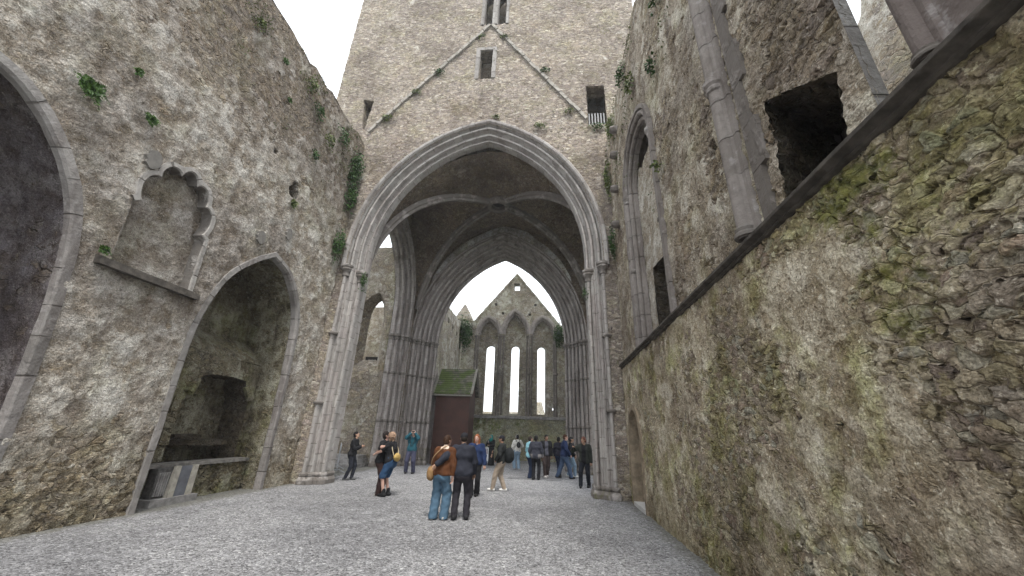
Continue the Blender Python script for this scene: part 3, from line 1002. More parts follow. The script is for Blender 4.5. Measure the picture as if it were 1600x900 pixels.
for x, sg in ((EX0, 1), (EX1, -1)):
    mb = MB()
    path = [(x, -.2 + i * .57) for i in range(13)]
    path[-1] = (x, 6.62)
    if sg < 0: path = path[::-1]
    sweep(mb, path, EPROF, mpe)
    j = mb.build('arch_jamb', M['ashlar_dark'], tower)
    mb = MB()
    jamb_band(mb, x, sg, EPROF, 6.42, 6.56, .05, mpe); jamb_band(mb, x, sg, EPROF, 6.58, 6.74, .09, mpe)
    build_each(mb, 'capital', M['ashlar_dark'], j)
    mb = MB()
    for z in (4.55, 2.1):
        jamb_band(mb, x, sg, EPROF, z, z + .12, .045, mpe)
    build_each(mb, 'annulet', M['ashlar_dark'], j)
    mb = MB()
    jamb_band(mb, x, sg, EPROF, -.1, .25, .09, mpe); jamb_band(mb, x, sg, EPROF, .25, .38, .05, mpe)
    mb.build('plinth', M['ashlar_dark'], j)
# side arches (north opens into the transept)
NPROF = [(-.08, .02), (-.08, -.05), (0, -.05)]
for i in range(3):
    cu, cd = .02 + i * .19 + .09, i * .2 + .09
    NPROF += [(cu - .09, cd + .02)] + roll(cu, cd, .085, 175, -85, 7) + [(cu + .01, cd + .135)]
NPROF += [(.62, .70), (.62, .92)]
for X0, mpf in ((XN, map_left), (XS, map_right)):
    m2 = mpf(X0)
    A0, A1 = 13.78, 20.1
    n_out = arch_path(A0, A1, 8.2, 12.95, 16.9, z0=0, na=24, nj=.6)
    no = [tuple(p) for p in offset_path(n_out, .03)]
    no[0] = (no[0][0], -.25); no[-1] = (no[-1][0], -.25)
    mb = MB()
    patch(mb, [(YW + .8, -.3), (YE, -.3), (YE, 15), (YW + .8, 15)], [no], [(13, 21, -.3, 15, .14)], m2)
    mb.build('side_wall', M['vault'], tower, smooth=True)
    m3 = (lambda a, z, d: (X0 - .95 + d, a, z)) if X0 < 0 else (lambda a, z, d: (X0 + .95 - d, a, z))
    mb = MB()
    patch(mb, [(YW + .8, -.3), (22, -.3), (22, 15), (YW + .8, 15)], [[tuple(p) for p in offset_path(n_out, .59)]], [(13, 22, -.3, 15, .6)], m3)
    build_each(mb, 'outer_wall', M['choir'], tower)
    mb = MB()
    sweep(mb, arch_path(A0, A1, 8.2, 12.95, 16.9, z0=6.6, na=24, nj=.5), NPROF, m2)
    mb.build('transept_arch', M['ashlar_dark'], tower)
    for x, sg in ((A0, 1), (A1, -1)):
        mb = MB()
        path = [(x, -.2 + i * .57) for i in range(13)]; path[-1] = (x, 6.62)
        if sg < 0: path = path[::-1]
        sweep(mb, path, NPROF, m2)
        j = mb.build('arch_jamb', M['ashlar_dark'], tower)
        mb = MB()
        jamb_band(mb, x, sg, NPROF, 6.42, 6.56, .05, m2); jamb_band(mb, x, sg, NPROF, 6.58, 6.74, .09, m2)
        build_each(mb, 'capital', M['ashlar_dark'], j)
        mb = MB()
        for z in (4.55, 2.1):
            jamb_band(mb, x, sg, NPROF, z, z + .12, .045, m2)
        jamb_band(mb, x, sg, NPROF, -.1, .25, .09, m2)
        build_each(mb, 'annulet', M['ashlar_dark'], j)
# pale plaster above the choir arch
mb = MB()
strip = [tuple(p) for p in offset_path(arch_path(EX0, EX1, EZS, EZA, EXA, z0=6.7, na=28), -.11)]
sel = strip[12:-12]
inner = np.array(sel); outer = offset_path(inner, -.62)
for i in range(len(outer)):
    t = i / (len(outer) - 1)
    k = (math.sin(PI * t) ** .5) * (.75 + .35 * mnoise.noise(Vector((t * 9, 1, 5))))
    outer[i] = inner[i] + (outer[i] - inner[i]) * max(.05, k)
n = len(inner)
mb.add([(a, YE - .05, z) for a, z in inner] + [(a, YE - .045, z) for a, z in outer], [(i, i + 1, n + i + 1, n + i) for i in range(n - 1)])
mb.build('plaster_band', rubble('pale_plaster', plaster=1.2, moss=0, stain=.4, disp=.03, method='BUMP', seed=55, pcol=((.36, .36, .35), (.45, .45, .44))), tower, smooth=True)

# --- vault
VX, VY, HX, HY = (XN + XS) / 2, (YW + .8 + YE) / 2, (XS - XN) / 2, (YE - YW - .8) / 2
def vz(u, v):
    a, b = abs(u), abs(v)
    k = min(a, b)
    k = min(1, k)
    return 7.35 + 6.15 * math.sqrt(max(0, 1 - k ** 2.1)) + .55 * max(a, b) ** 2 * (1 - k)
nu, nv = 90, 64
V = []
for j in range(nv + 1):
    for i in range(nu + 1):
        u, v = -1 + 2 * i / nu, -1 + 2 * j / nv
        V.append((VX + u * HX, VY + v * HY, vz(u, v)))
F = []
for j in range(nv):
    for i in range(nu):
        u, v = -1 + 2 * (i + .5) / nu, -1 + 2 * (j + .5) / nv
        if (u * HX) ** 2 + (v * HY) ** 2 < .36 ** 2: continue
        F.append((j * (nu + 1) + i, (j + 1) * (nu + 1) + i, (j + 1) * (nu + 1) + i + 1, j * (nu + 1) + i + 1))
mb = MB(); mb.add(V, F)
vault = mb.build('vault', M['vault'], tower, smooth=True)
def rib(mb, pts, w, h):
    """moulded rib hanging under the vault along pts"""
    sec = [(-w, .05), (-w, -h * .45), (-w * .55, -h * .6), (-w * .5, -h), (w * .5, -h), (w * .55, -h * .6), (w, -h * .45), (w, .05)]
    pts = [Vector(p) for p in pts]
    V = []
    for i, p in enumerate(pts):
        t = (pts[min(i + 1, len(pts) - 1)] - pts[max(i - 1, 0)]).normalized()
        side = t.cross(Vector((0, 0, 1))).normalized(); up = side.cross(t).normalized()
        V += [tuple(p + side * a + up * b) for a, b in sec]
    m = len(sec)
    mb.add(V, [(i * m + k, i * m + k + 1, (i + 1) * m + k + 1, (i + 1) * m + k) for i in range(len(pts) - 1) for k in range(m - 1)])
for su in (-1, 1):
    for sv in (-1, 1):
        mb = MB()
        rib(mb, [(VX + su * HX * t, VY + sv * HY * t, vz(t, t)) for t in [.085 + .9 * k / 30 for k in range(31)]], .15, .30)
        mb.build('rib', M['ashlar_dark'], vault)
mb = MB()
prof = [(.36, .25), (.36, -.16), (.44, -.24), (.56, -.22), (.62, -.12), (.62, .25)]
mb.lathe((VX, VY, 13.42), prof, 24)
mb.f = mb.f[:-2]; mb.m = mb.m[:-2]; mb.uv = mb.uv[:-2]
mb.build('boss_ring', M['ashlar_dark'], vault)
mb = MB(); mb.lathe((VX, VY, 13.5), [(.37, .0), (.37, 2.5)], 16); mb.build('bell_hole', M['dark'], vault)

# ================================================================== north transept wall
tr = thing('transept_wall', 'rubble transept wall with splayed lancet window seen through side arch', 'wall', (-12, 20.2, 0))
mpt = map_west(20.1)
win = rough(arch_path(-11.45, -9.55, 7.6, 9.4, -10.2, z0=4.7, na=8, nj=.8), .06, 2)
top = [(-8.8 - i * .4, 12.5 + .25 * mnoise.noise(Vector((i * .7, 0, 4)))) for i in range(20)]
mb = MB()
polys = patch(mb, [(top[-1][0], -.3), (-8.8, -.3)] + top, [win], [(-17, -8.8, -.3, 13, .11)], mpt)
far = reveal(mb, polys[1], mpt, 0, .9, .12, shrink=(.46, .78), shift=(-.05, .35))
mb.build('masonry', M['transept'], tr, smooth=True, merge=True)
mb = MB()
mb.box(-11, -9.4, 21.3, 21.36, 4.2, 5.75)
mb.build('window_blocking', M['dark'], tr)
mb = MB(); mb.box(-17, -15.5, 12.9, 22, 0, 9); mb.build('end_wall', M['pale'], tr)
# stone wall beyond the transept window
bw = thing('boundary_wall', 'pale rubble wall standing beyond the transept lancet', 'wall', (-13, 25, 0))
mb = MB()
patch(mb, [(-20, -.2), (-8, -.2), (-8, 10.2), (-20, 10.0)], [], [(-20, -8, -.2, 10.3, .3)], map_west(25))
mb.build('masonry', M['pale'], bw, smooth=True)
# low steps in the transept
st = thing('stone_steps', 'three worn stone steps behind metal barrier in the transept', 'steps', (-10.5, 18.6, 0))
for k in range(3):
    mb = MB(); mb.box(-13, -9.15 - .1 * k, 18.2 + .42 * k, 19.95, -.02 + .17 * k, .17 * (k + 1)); mb.build('step', M['slab'], st)

# ================================================================== choir
ch = thing('choir_wall', 'long roofless choir wall with dark putlog holes near its top', 'wall', (-6.85, 25, 0))
mpc = map_left(-6.95)
holes = []
for y, z in ((22.6, 8.9), (24.0, 8.7), (25.2, 8.55), (26.4, 8.4)):
    holes.append([(y, z), (y + .34, z), (y + .34, z + .36), (y, z + .36)])
door = arch_path(22.02, 23.2, 3.4, 5.1, z0=-.25, na=8, nj=.8)
top = [(28.3 - i * .4, 9.75 + .2 * mnoise.noise(Vector((i * .6, 2, 4)))) for i in range(16)] + [(21.9, 9.8)]
mb = MB()
polys = patch(mb, [(21.9, -.3), (28.3, -.3)] + top, holes + [[p for p in door if p[0] > 0]], [(21.5, 28.3, -.3, 10.2, .2)], mpc) if False else patch(mb, [(21.95, -.3), (28.3, -.3)] + top, holes + [door], [(21.5, 28.3, -.3, 10.2, .2)], mpc)
for p in polys[1:]:
    reveal(mb, p, mpc, 0, .5, .25)
mb.build('masonry', M['choir'], ch, smooth=False)
mb = MB()
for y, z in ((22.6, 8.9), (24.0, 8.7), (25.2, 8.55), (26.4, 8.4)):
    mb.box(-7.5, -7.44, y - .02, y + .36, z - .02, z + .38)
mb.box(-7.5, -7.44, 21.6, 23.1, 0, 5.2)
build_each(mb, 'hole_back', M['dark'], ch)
mb = MB()
sweep(mb, door, [(-.2, .02), (-.18, -.05), (0, -.05), (.06, .1), (.065, .3)], mpc)
mb.build('door_surround', M['ashlar_dark'], ch)
ch2 = thing('choir_wall', 'choir wall facing the long one, ivy-topped, mostly hidden by clustered pier', 'wall', (1.15, 25, 0))
mb = MB()
patch(mb, [(21.9, -.3), (28.3, -.3), (28.3, 9.4), (21.9, 9.3)], [], [(21.5, 28.3, -.3, 10, .3)], map_right(1.2))
mb.build('masonry', M['choir'], ch2)

# east gable
eg = thing('gable_wall', 'far gable wall with three tall lancets under pointed recesses and small square window', 'wall', (-2.7, 28.5, 0))
YG = 28.3
mpg = map_west(YG)
recs = [(-5.68, -3.92, 10.32, -4.86), (-3.68, -1.70, 10.86, -2.78), (-1.46, .34, 10.33, -.56)]
rp = [arch_path(a, b, 9.0, za, xa, z0=2.95, na=12, nj=.7) for a, b, za, xa in recs]
sqw = [(-2.92, 12.65), (-2.44, 12.65), (-2.44, 13.3), (-2.92, 13.3)]
put_ = [[(x, z), (x + .2, z), (x + .2, z + .2), (x, z + .2)] for x, z in ((-4.45, 11.35), (-1.25, 11.3), (-3.85, 10.6), (-1.7, 10.5))]
out = [(-6.9, -.3), (1.2, -.3), (1.2, 9.3), (.9, 9.55), (-2.68, 14.05), (-6.35, 9.55), (-6.9, 9.6)]
mb = MB()
polys = patch(mb, out, rp + [sqw] + put_, [(-6.9, 1.2, 2.9, 14.1, .16)], mpg)
for i, r in enumerate(recs):
    reveal(mb, polys[1 + i], mpg, 0, .6, .3)
reveal(mb, polys[4], mpg, 0, .8, .3)
for p in polys[5:]:
    reveal(mb, p, mpg, 0, .4, .3)
mb.build('masonry', M['choir'], eg)
mb = MB()
lans = [(-5.05, -4.34, 8.2, 3.05), (-3.04, -2.40, 8.2, 3.1), (-.99, -.40, 8.15, 3.1)]
for i, (r, l) in enumerate(zip(recs, lans)):
    lp = arch_path(l[0], l[1], l[2] - .32, l[2], z0=l[3], na=8, nj=.7)
    hs = [lp]
    cx = (l[0] + l[1]) / 2
    for hx, hz, hr in (((-3.98, 3.36, .13),), ((-1.95, 3.2, .0),), ((-1.32, 4.4, .13), (.22, 3.5, .09)))[i]:
        if hr and r[0] + .05 < hx - hr and hx + hr < r[1] - .02:
            hs.append([(hx + hr * math.cos(2 * PI * k / 12), hz + hr * math.sin(2 * PI * k / 12)) for k in range(12)])
    pl = patch(mb, [tuple(p) for p in polys[1 + i]], hs, [(-6, 1, 2.9, 11, .2)], mpg, d=.6)
    for p in pl[1:]:
        reveal(mb, p, mpg, .6, 1.0, .3)
mb.build('recess_back', M['choir'], eg)
mb = MB()
for q in put_:
    mb.box(q[0][0] - .02, q[1][0] + .02, YG + .39, YG + .43, q[0][1] - .02, q[2][1] + .02)
build_each(mb, 'hole_back', M['dark'], eg)
mb = MB()
for p in rp:
    sweep(mb, [q for q in p if q[1] > 8.8], [(-.20, .02), (-.20, -.08), (-.1, -.12), (0, -.1), (.07, .02), (.09, .12), (.16, .14), (.2, .3)], mpg)
build_each(mb, 'recess_arch', M['ashlar_dark'], eg)
mb = MB()
for x in (-5.76, -3.80, -1.58, .42):
    mb.tube([(x, YG - .06, 2.9), (x, YG - .06, 8.9)], .085, 10)
    for z in (5.9, 8.75):
        mb.lathe((x, YG - .06, z), [(.09, -.05), (.15, .0), (.16, .08), (.1, .14)], 10)
for x in (-5.62, -3.98, -3.60, -1.78, -1.40, .28):
    mb.tube([(x, YG + .12, 2.9), (x, YG + .12, 8.9)], .07, 8)
build_each(mb, 'window_shaft', M['ashlar_dark'], eg)
mb = MB(); mb.box(-6.85, 1.18, YG - .22, YG - .003, 2.72, 2.92); mb.build('sill_course', M['slab'], eg)
mb = MB()
patch(mb, [(-6.84, -.2), (1.18, -.2), (1.18, 2.72), (-6.84, 2.72)], [], [(-7, 1.2, -.2, 2.72, .3)], map_west(YG - .08))
mb.build('wall_base', M['green_wall'], eg)
mb = MB()
for s, x1, z1 in ((-1, -6.42, 9.5), (1, .98, 9.5)):
    mb.bar((x1, YG + .3, z1), (-2.68, YG + .3, 14.12), .7, .13, up=(0, 1, 0)) if False else None
n = 26
V = []; F = []
rid = [(-6.42, 9.52), (-2.68, 14.1), (.95, 9.5)]
pts = [(rid[0][0] + (rid[1][0] - rid[0][0]) * i / n, rid[0][1] + (rid[1][1] - rid[0][1]) * i / n) for i in range(n)] + [(rid[1][0] + (rid[2][0] - rid[1][0]) * i / n, rid[1][1] + (rid[2][1] - rid[1][1]) * i / n) for i in range(n + 1)]
for i, (x, z) in enumerate(pts):
    h = .10 + .07 * mnoise.noise(Vector((i * .8, 5, 1)))
    V += [(x, YG - .06, z - .1), (x, YG - .06, z + h), (x, YG + .95, z + h), (x, YG + .95, z - .1)]
for i in range(len(pts) - 1):
    for k in range(3):
        F.append((i * 4 + k, i * 4 + k + 1, (i + 1) * 4 + k + 1, (i + 1) * 4 + k))
mb = MB(); mb.add(V, F); mb.build('gable_coping', M['choir'], eg)
# corner turret behind the choir wall
tu = thing('corner_turret', 'round stone turret with conical cap rising behind choir wall', 'turret', (-7.15, 29.4, 0))
mb = MB(); mb.lathe((-7.2, 29.6, 0), [(.72, 0), (.72, 10.3)], 16); mb.build('shaft', M['choir'], tu, smooth=True)
mb = MB(); mb.lathe((-7.2, 29.6, 10.3), [(.84, 0), (.86, .12), (.55, .75), (.12, 1.5), (.02, 1.6)], 16); mb.build('cap', M['choir'], tu, smooth=True)
# low wall far outside the lancets
lw = thing('churchyard_wall', 'low grey wall visible outside at the foot of far lancets', 'wall', (0, 46, 0))
mb = MB()
patch(mb, [(-12, -.2), (10, -.2), (10, 4.2), (4, 4.5), (-.6, 3.9), (-1.0, 5.3), (-2.6, 5.2), (-2.8, 4.1), (-12, 4.0)], [], [(-12, 10, -.2, 5.5, .5)], map_west(46))
mb.box(-12, 10, 46.02, 46.6, -.1, 3.9)
mb.build('masonry', M['pale'], lw)

# ================================================================== kiosk covering a monument
ki = thing('timber_shelter', 'tall rust brown boarded shelter with mossy slated roof beside choir arch', 'shelter', (-5.7, 23.0, 0))
KX0, KX1, KY0, KY1 = -6.80, -4.76, 22.6, 24.2
brown = plain('brown_board', (.066, .031, .023), .65, .18, 2.5, .003, spec=.3)
mb = MB(); mb.box(KX0, KX1, KY0, KY1, 0, 3.95)
mb.build('cabin', brown, ki)
mb = MB()
for x0, x1 in ((KX0 - .01, KX0 + .07), (KX1 - .07, KX1 + .01)):
    mb.box(x0, x1, KY0 - .025, KY0 - .002, 0, 3.9)
mb.box(KX0 + .072, KX1 - .072, KY0 - .022, KY0 - .002, 3.78, 3.9)
build_each(mb, 'corner_board', brown, ki)
rg = G('mossy_slate')
P = rg.pos(); xyz = rg.sep(P)
row = rg.m('MULTIPLY', xyz[2], 7.2)
ri = rg.m('FLOOR', row)
cx = rg.m('ADD', rg.m('MULTIPLY', xyz[0], 5.0), rg.m('MULTIPLY', rg.m('MODULO', ri, 2.0), .5))
rn = rg.sep(rg.white(rg.comb(rg.m('FLOOR', cx), ri, 1.0))[1])
edge = rg.m('MAXIMUM', rg.sm(rg.m('FRACT', row), .16, .04), rg.m('MULTIPLY', rg.sm(rg.m('ABSOLUTE', rg.m('SUBTRACT', rg.m('FRACT', cx), .5)), .46, .5), .6))
c = rg.mix(rn[0], (.09, .085, .07), (.20, .185, .15))
mo = rg.sm(rg.m('ADD', rg.noise(P, 1.6, 6, .65), rg.m('MULTIPLY', rg.sm(xyz[0], -4.6, -6.4), .12)), .46, .62)
c = rg.mix(rg.m('MULTIPLY', mo, .85), c, rg.mix(rg.noise(P, 12, 4), (.055, .09, .018), (.13, .18, .04)))
c = rg.mix(edge, c, (.03, .03, .025))
rg.color(c, .9); rg.bump(rg.m('ADD', rg.m('FRACT', row), rg.m('SUBTRACT', rg.noise(P, 8, 5), edge)), .03)
mb = MB()     # roof slope as lapped courses
nr = 11
y0, z0, y1, z1 = KY0 - .28, 3.84, KY0 + .85, 5.42
for k in range(nr):
    ya, yb = y0 + (y1 - y0) * k / nr, y0 + (y1 - y0) * (k + 1.25) / nr
    za, zb = z0 + (z1 - z0) * k / nr, z0 + (z1 - z0) * (k + 1.25) / nr
    xa, xb = KX0 - .12, KX1 + .14
    mb.hexa([(xa, ya, za - .02), (xb, ya, za - .02), (xa, yb, zb - .05), (xb, yb, zb - .05), (xa, ya, za + .035), (xb, ya, za + .035), (xa, yb, zb + .0), (xb, yb, zb + .0)])
    # rear slope
    ya2, yb2 = 2 * y1 - ya + .12, 2 * y1 - yb + .12
    mb.hexa([(xa, ya2, za - .02), (xb, ya2, za - .02), (xa, yb2, zb - .05), (xb, yb2, zb - .05), (xa, ya2, za + .035), (xb, ya2, za + .035), (xa, yb2, zb), (xb, yb2, zb)])
mb.build('roof', rg.mat, ki)
mb = MB()
for x in (KX0 - .15, KX1 + .15):
    mb.bar((x, y0 - .02, z0), (x, y1 + .05, z1 + .06), .05, .14, up=(1, 0, 0))
    mb.bar((x, 2 * y1 - y0 + .14, z0), (x, y1 + .05, z1 + .06), .05, .14, up=(1, 0, 0))
mb.box(KX0 - .13, KX1 + .13, KY0 - .25, KY0 - .004, 3.72, 3.80)
build_each(mb, 'bargeboard', plain('grey_board', (.25, .235, .20), .8), ki)
mb = MB()
for x in (KX0 + .03, KX1 - .03):
    mb.add([(x - .03, KY0, 3.95), (x - .03, KY1, 3.95), (x - .03, (KY0 + KY1) / 2, 5.25), (x + .03, KY0, 3.95), (x + .03, KY1, 3.95), (x + .03, (KY0 + KY1) / 2, 5.25)], [(0, 1, 2), (3, 5, 4), (0, 2, 5, 3), (1, 4, 5, 2)])
build_each(mb, 'gable_board', brown, ki)

# ================================================================== right nave wall
rw = thing('nave_wall', 'mossy rubble nave wall with dark string course, small pointed doorway and blocked window', 'wall', (XR, 3, 0))
mpr = map_right(XR)
doorp = rough(arch_path(10.95, 12.3, 1.75, 2.55, z0=-.25, na=8, nj=.4), .03, 7)
weep = rough([(8.0, 3.42), (8.22, 3.42), (8.2, 3.86), (8.05, 3.86)], .02)
mb = MB()
outline = [(-4, -.3), (12.95, -.3), (12.95, 3.965), (-4, 3.965)]
regs = [(-4, 12.95, -.3, 3.95, .1), (.6, 4.5, -.3, 3.95, .022), (4.5, 8, -.3, 3.95, .035), (8, 12.9, -.3, 3.95, .05)]
polys = patch(mb, outline, [doorp, weep], regs, mpr)
far = reveal(mb, polys[1], mpr, 0, .7, .08)
patch(mb, [tuple(p) for p in far], [], [(10.5, 12.5, -.3, 2.7, .15)], mpr, d=.7)
f2 = reveal(mb, polys[2], mpr, 0, .5, .08)
mb.build('lower_masonry', M['lower'], rw, smooth=True, merge=True)
mb = MB()
sweep(mb, doorp, [(-.16, .02), (-.15, -.03), (0, -.035), (.04, .06), (.05, .3)], mpr)
mb.build('door_surround', plain('door_dressing', (.25, .20, .14), .9, .3, 6, .012), rw)
mb = MB(); mb.box(2.35, 2.75, 10.98, 12.28, -.02, .1); mb.build('threshold', plain('pale_step', (.55, .54, .52), .8, .1), rw)
# string course: fascia over a hollow chamfer and a roll
mb = MB()
LP = [(.06, 3.905), (-.02, 3.912), (-.04, 3.928), (-.028, 3.948), (-.03, 3.955), (-.085, 3.982), (-.09, 3.988), (-.09, 4.022), (-.082, 4.028), (.09, 4.085)]
ys = np.linspace(-4, 12.88, 90)
V = []
for y in ys:
    for d, z in LP:
        V.append((XR + d + .007 * mnoise.noise(Vector((y * 1.7, z * 5, 0))), y, z + .007 * mnoise.noise(Vector((y * 1.3, z * 3, 4)))))
k = len(LP)
mb.add(V, [(i * k + j, i * k + j + 1, (i + 1) * k + j + 1, (i + 1) * k + j) for i in range(len(ys) - 1) for j in range(k - 1)])
mb.build('string_course', M['ledge'], rw)
# upper storey
XU = 2.46
mpu = map_right(XU)
op = rough([(2.68, 4.06), (3.57, 4.06), (3.48, 4.75), (3.49, 5.46), (3.02, 5.14), (2.56, 4.80), (2.61, 4.5)], .025, 11)
winp = arch_path(7.28, 10.45, 8.9, 10.35, 8.5, z0=4.1, na=12, nj=.5)
slit = rough([(4.66, 5.75), (4.84, 5.75), (4.84, 6.05), (4.66, 6.05)], .02)
top = [(12.9 - i * .3, 13.6 + .25 * mnoise.noise(Vector((i * .5, 7.7, 2)))) for i in range(36)]
top = [p for p in top if p[0] > 2.4] + [(2.33, 13.4)]
outline = [(2.33, 4.02), (12.95, 4.02), (12.95, 13.6)] + top[1:]
regs = [(2.3, 12.95, 4.05, 14, .10), (2.3, 6, 4.05, 9.5, .035), (6, 12.95, 4.05, 12, .055)]
mb = MB()
polys = patch(mb, outline, [op, winp, slit], regs, mpu)
reveal(mb, polys[3], mpu, 0, .5, .08)
n = len(top)
mb.add([mpu(a, z, 0) for a, z in top] + [mpu(a, z, 1.2) for a, z in top], [(i, i + 1, n + i + 1, n + i) for i in range(n - 1)])
mb.build('upper_masonry', M['upper'], rw, smooth=True, merge=True)
mb = MB()
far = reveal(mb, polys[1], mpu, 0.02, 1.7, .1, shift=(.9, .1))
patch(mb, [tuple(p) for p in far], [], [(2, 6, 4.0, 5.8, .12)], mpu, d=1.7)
mb.build('opening_lining', M['soot_shade'], rw, smooth=True, merge=True)  # shade of the deep opening is put into the lining colour
mb = MB()     # splayed end of the upper wall
V = []
zz = np.linspace(4.1, 13.4, 60)
for z in zz:
    for (dx, dy) in ((-.02, 0), (.10, .01), (.16, .10), (.5, .56), (1.3, 1.8)):
        V.append((XU + dx, 2.33 + dy, z))
mb.add(V, [(i * 5 + j, i * 5 + j + 1, (i + 1) * 5 + j + 1, (i + 1) * 5 + j) for i in range(59) for j in range(4)], 0,
       [[(zz[i], j * .3), (zz[i], j * .3 + .3), (zz[i + 1], j * .3 + .3), (zz[i + 1], j * .3)] for i in range(59) for j in range(4)])
mb.box(XU + 1.22, XU + 1.3, 4.15, 12.9, 4, 13)
mb.build('splayed_jamb', M['trim'], rw)
# blocked window
mb = MB()
d0 = .31
rv = reveal(mb, polys[2], mpu, .22, d0, .1)
sl = rough([(8.3, 4.12), (9.55, 4.12), (9.5, 6.08), (8.35, 5.95)], .03, 21)
fillp = [tuple(p) for p in polys[2] if p[1] < 9.35]
top_r = [(y, 9.45 + .22 * mnoise.noise(Vector((y * 2.2, 1, 7)))) for y in np.linspace(min(p[0] for p in fillp) + .05, max(p[0] for p in fillp) - .05, 14)]
up = [p for p in fillp if p[0] < 9]; dn = [p for p in fillp if p[0] >= 9]
fillp = sorted(up, key=lambda p: p[1]) if False else None
lo_l = sorted([tuple(p) for p in polys[2] if p[1] < 9.3 and p[0] < 7.7], key=lambda p: p[1])
lo_r = sorted([tuple(p) for p in polys[2] if p[1] < 9.3 and p[0] > 10.1], key=lambda p: -p[1])
pp = patch(mb, lo_l + top_r + lo_r, [sl], [(7.5, 10.6, 4.05, 10.5, .06)], mpu, d=d0)
mb.build('window_blocking', M['blocking'], rw, smooth=True, merge=True)
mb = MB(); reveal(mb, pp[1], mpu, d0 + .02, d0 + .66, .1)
mb.build('slit_lining', M['soot_shade'], rw, smooth=True, merge=True)  # shade inside the slit painted into its lining
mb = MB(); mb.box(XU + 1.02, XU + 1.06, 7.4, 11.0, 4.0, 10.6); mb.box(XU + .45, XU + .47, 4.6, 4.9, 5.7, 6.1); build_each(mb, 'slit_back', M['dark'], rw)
mb = MB()
RP = [(-.10, .02), (-.10, -.07), (0, -.07), (.02, .0)] + roll(.10, .02, .075, 170, -60, 6) + [(.17, .10)] + roll(.25, .11, .075, 170, -60, 6) + [(.33, .22), (.34, .31)]
sweep(mb, winp, RP, mpu)
mb.build('window_moulding', M['shaft'], rw)
mb = MB()
for y in (10.33, 7.40):
    mb.lathe((XU + .03, y, 8.75), [(.07, -.1), (.10, -.06), (.10, 0), (.15, .08), (.15, .16), (.08, .2)], 12)
    mb.lathe((XU + .03, y, 6.3), [(.07, -.05), (.11, 0), (.11, .05), (.07, .1)], 12)
build_each(mb, 'window_capital', M['ashlar'], rw)
# wall shaft with capital
mb = MB()
SP = [(-.21, .02), (-.19, -.03), (-.12, -.035), (-.10, -.07)] + roll(0, -.07, .095, 180, 0, 11) + [(.10, -.07), (.12, -.035), (.19, -.03), (.21, .02)]
def vshaft(mb, y, z0, z1, prof, mpq, n=14, mi=0):
    k = len(prof); V = []; F = []; U = []
    t = np.concatenate([[0], np.cumsum(np.linalg.norm(np.diff(np.array(prof), axis=0), axis=1))])
    zs = np.linspace(z0, z1, n)
    for z in zs:
        V += [mpq(y + a, z, d) for a, d in prof]
    for i in range(n - 1):
        for j in range(k - 1):
            F.append((i * k + j, i * k + j + 1, (i + 1) * k + j + 1, (i + 1) * k + j))
            U.append([(zs[i], t[j]), (zs[i], t[j + 1]), (zs[i + 1], t[j + 1]), (zs[i + 1], t[j])])
    mb.add(V, F, mi, U)
vshaft(mb, 4.22, 4.08, 13.2, SP, mpu, 24)
sh = mb.build('wall_shaft', M['shaft'], rw)
mb = MB()
mb.lathe((XU - .07, 4.22, 6.55), [(.09, -.13), (.12, -.10), (.12, -.05), (.11, -.02), (.14, .02), (.145, .09), (.10, .13)], 16)
build_each(mb, 'annulet', M['ashlar_dark'], sh)
mb = MB()
mb.lathe((XU - .07, 4.22, 4.09), [(.14, 0), (.14, .04), (.115, .07), (.125, .11), (.095, .15)], 16)
mb.build('shaft_base', M['ashlar'], sh)
mb = MB()
for i in range(13):
    z0 = 4.12 + i * .66
    w = .28 if i % 2 else .18
    mb.box(XU - .035, XU + .1, 3.90 - w, 3.90, z0, z0 + .65)
build_each(mb, 'jamb_stone', M['shaft'], rw)
# corbels on the upper wall near the tower
mb = MB()
for y, z in ((11.2, 11.4), (11.6, 10.2), (11.9, 8.9), (10.9, 12.3)):
    mb.tube([(XU + .1, y, z), (XU - .12, y, z), (XU - .24, y, z + .02)], [.15, .15, .11], 8)
build_each(mb, 'corbel', M['ashlar_dark'], rw)
# nearer pier standing on the string course
pr = thing('window_pier', 'purplish moulded window pier with round shaft standing on the string course', 'pier', (XU, 1.2, 4.2))
mb = MB()
patch(mb, [(-4, 4.08), (1.62, 4.08), (1.62, 9.5), (-4, 9.5)], [], [(-4, 1.62, 4.05, 9.5, .12), (.5, 1.62, 4.05, 6.5, .035)], mpu)
mb.box(XU + .05, XU + .9, -4, 1.6, 4.08, 9.5)
mb.build('masonry', M['upper'], pr, smooth=True)
mb = MB()
PP = [(-.36, .02), (-.34, -.03), (-.12, -.035), (-.095, -.055)] + roll(0, -.055, .058, 180, -20, 11) + [(.07, .05), (.09, .10), (.08, .5)]
vshaft(mb, 1.90, 4.08, 9.4, PP, mpu, 14)
mb.build('shaft', ashlar('purple_stone', base=((.13, .108, .095), (.17, .142, .13), (.15, .125, .112)), moss=.1, stain=.5, L=1.6, rowh=3, bump=.02), pr)
mb = MB()
mb.lathe((XU - .055, 1.90, 4.09), [(.085, 0), (.09, .013), (.085, .03), (.074, .038), (.078, .055), (.058, .07)], 18)
mb.build('shaft_base', M['shaft'], pr)
# gable end seen through the gap
fw = thing('transept_gable', 'pale rubble gable seen through the gap beside the window pier', 'wall', (9, 9, 0))
mb = MB()
patch(mb, [(3, -.2), (16, -.2), (16, 8), (11, 11.0), (8.05, 13.4), (7.4, 15.0), (3, 17)], [], [(3, 16, -.2, 17, .3), (6, 10.5, 8, 15, .09)], map_right(9))
mb.box(9.1, 9.9, 3, 9.9, 0, 10.5)
mb.build('masonry', M['pale'], fw, smooth=True)

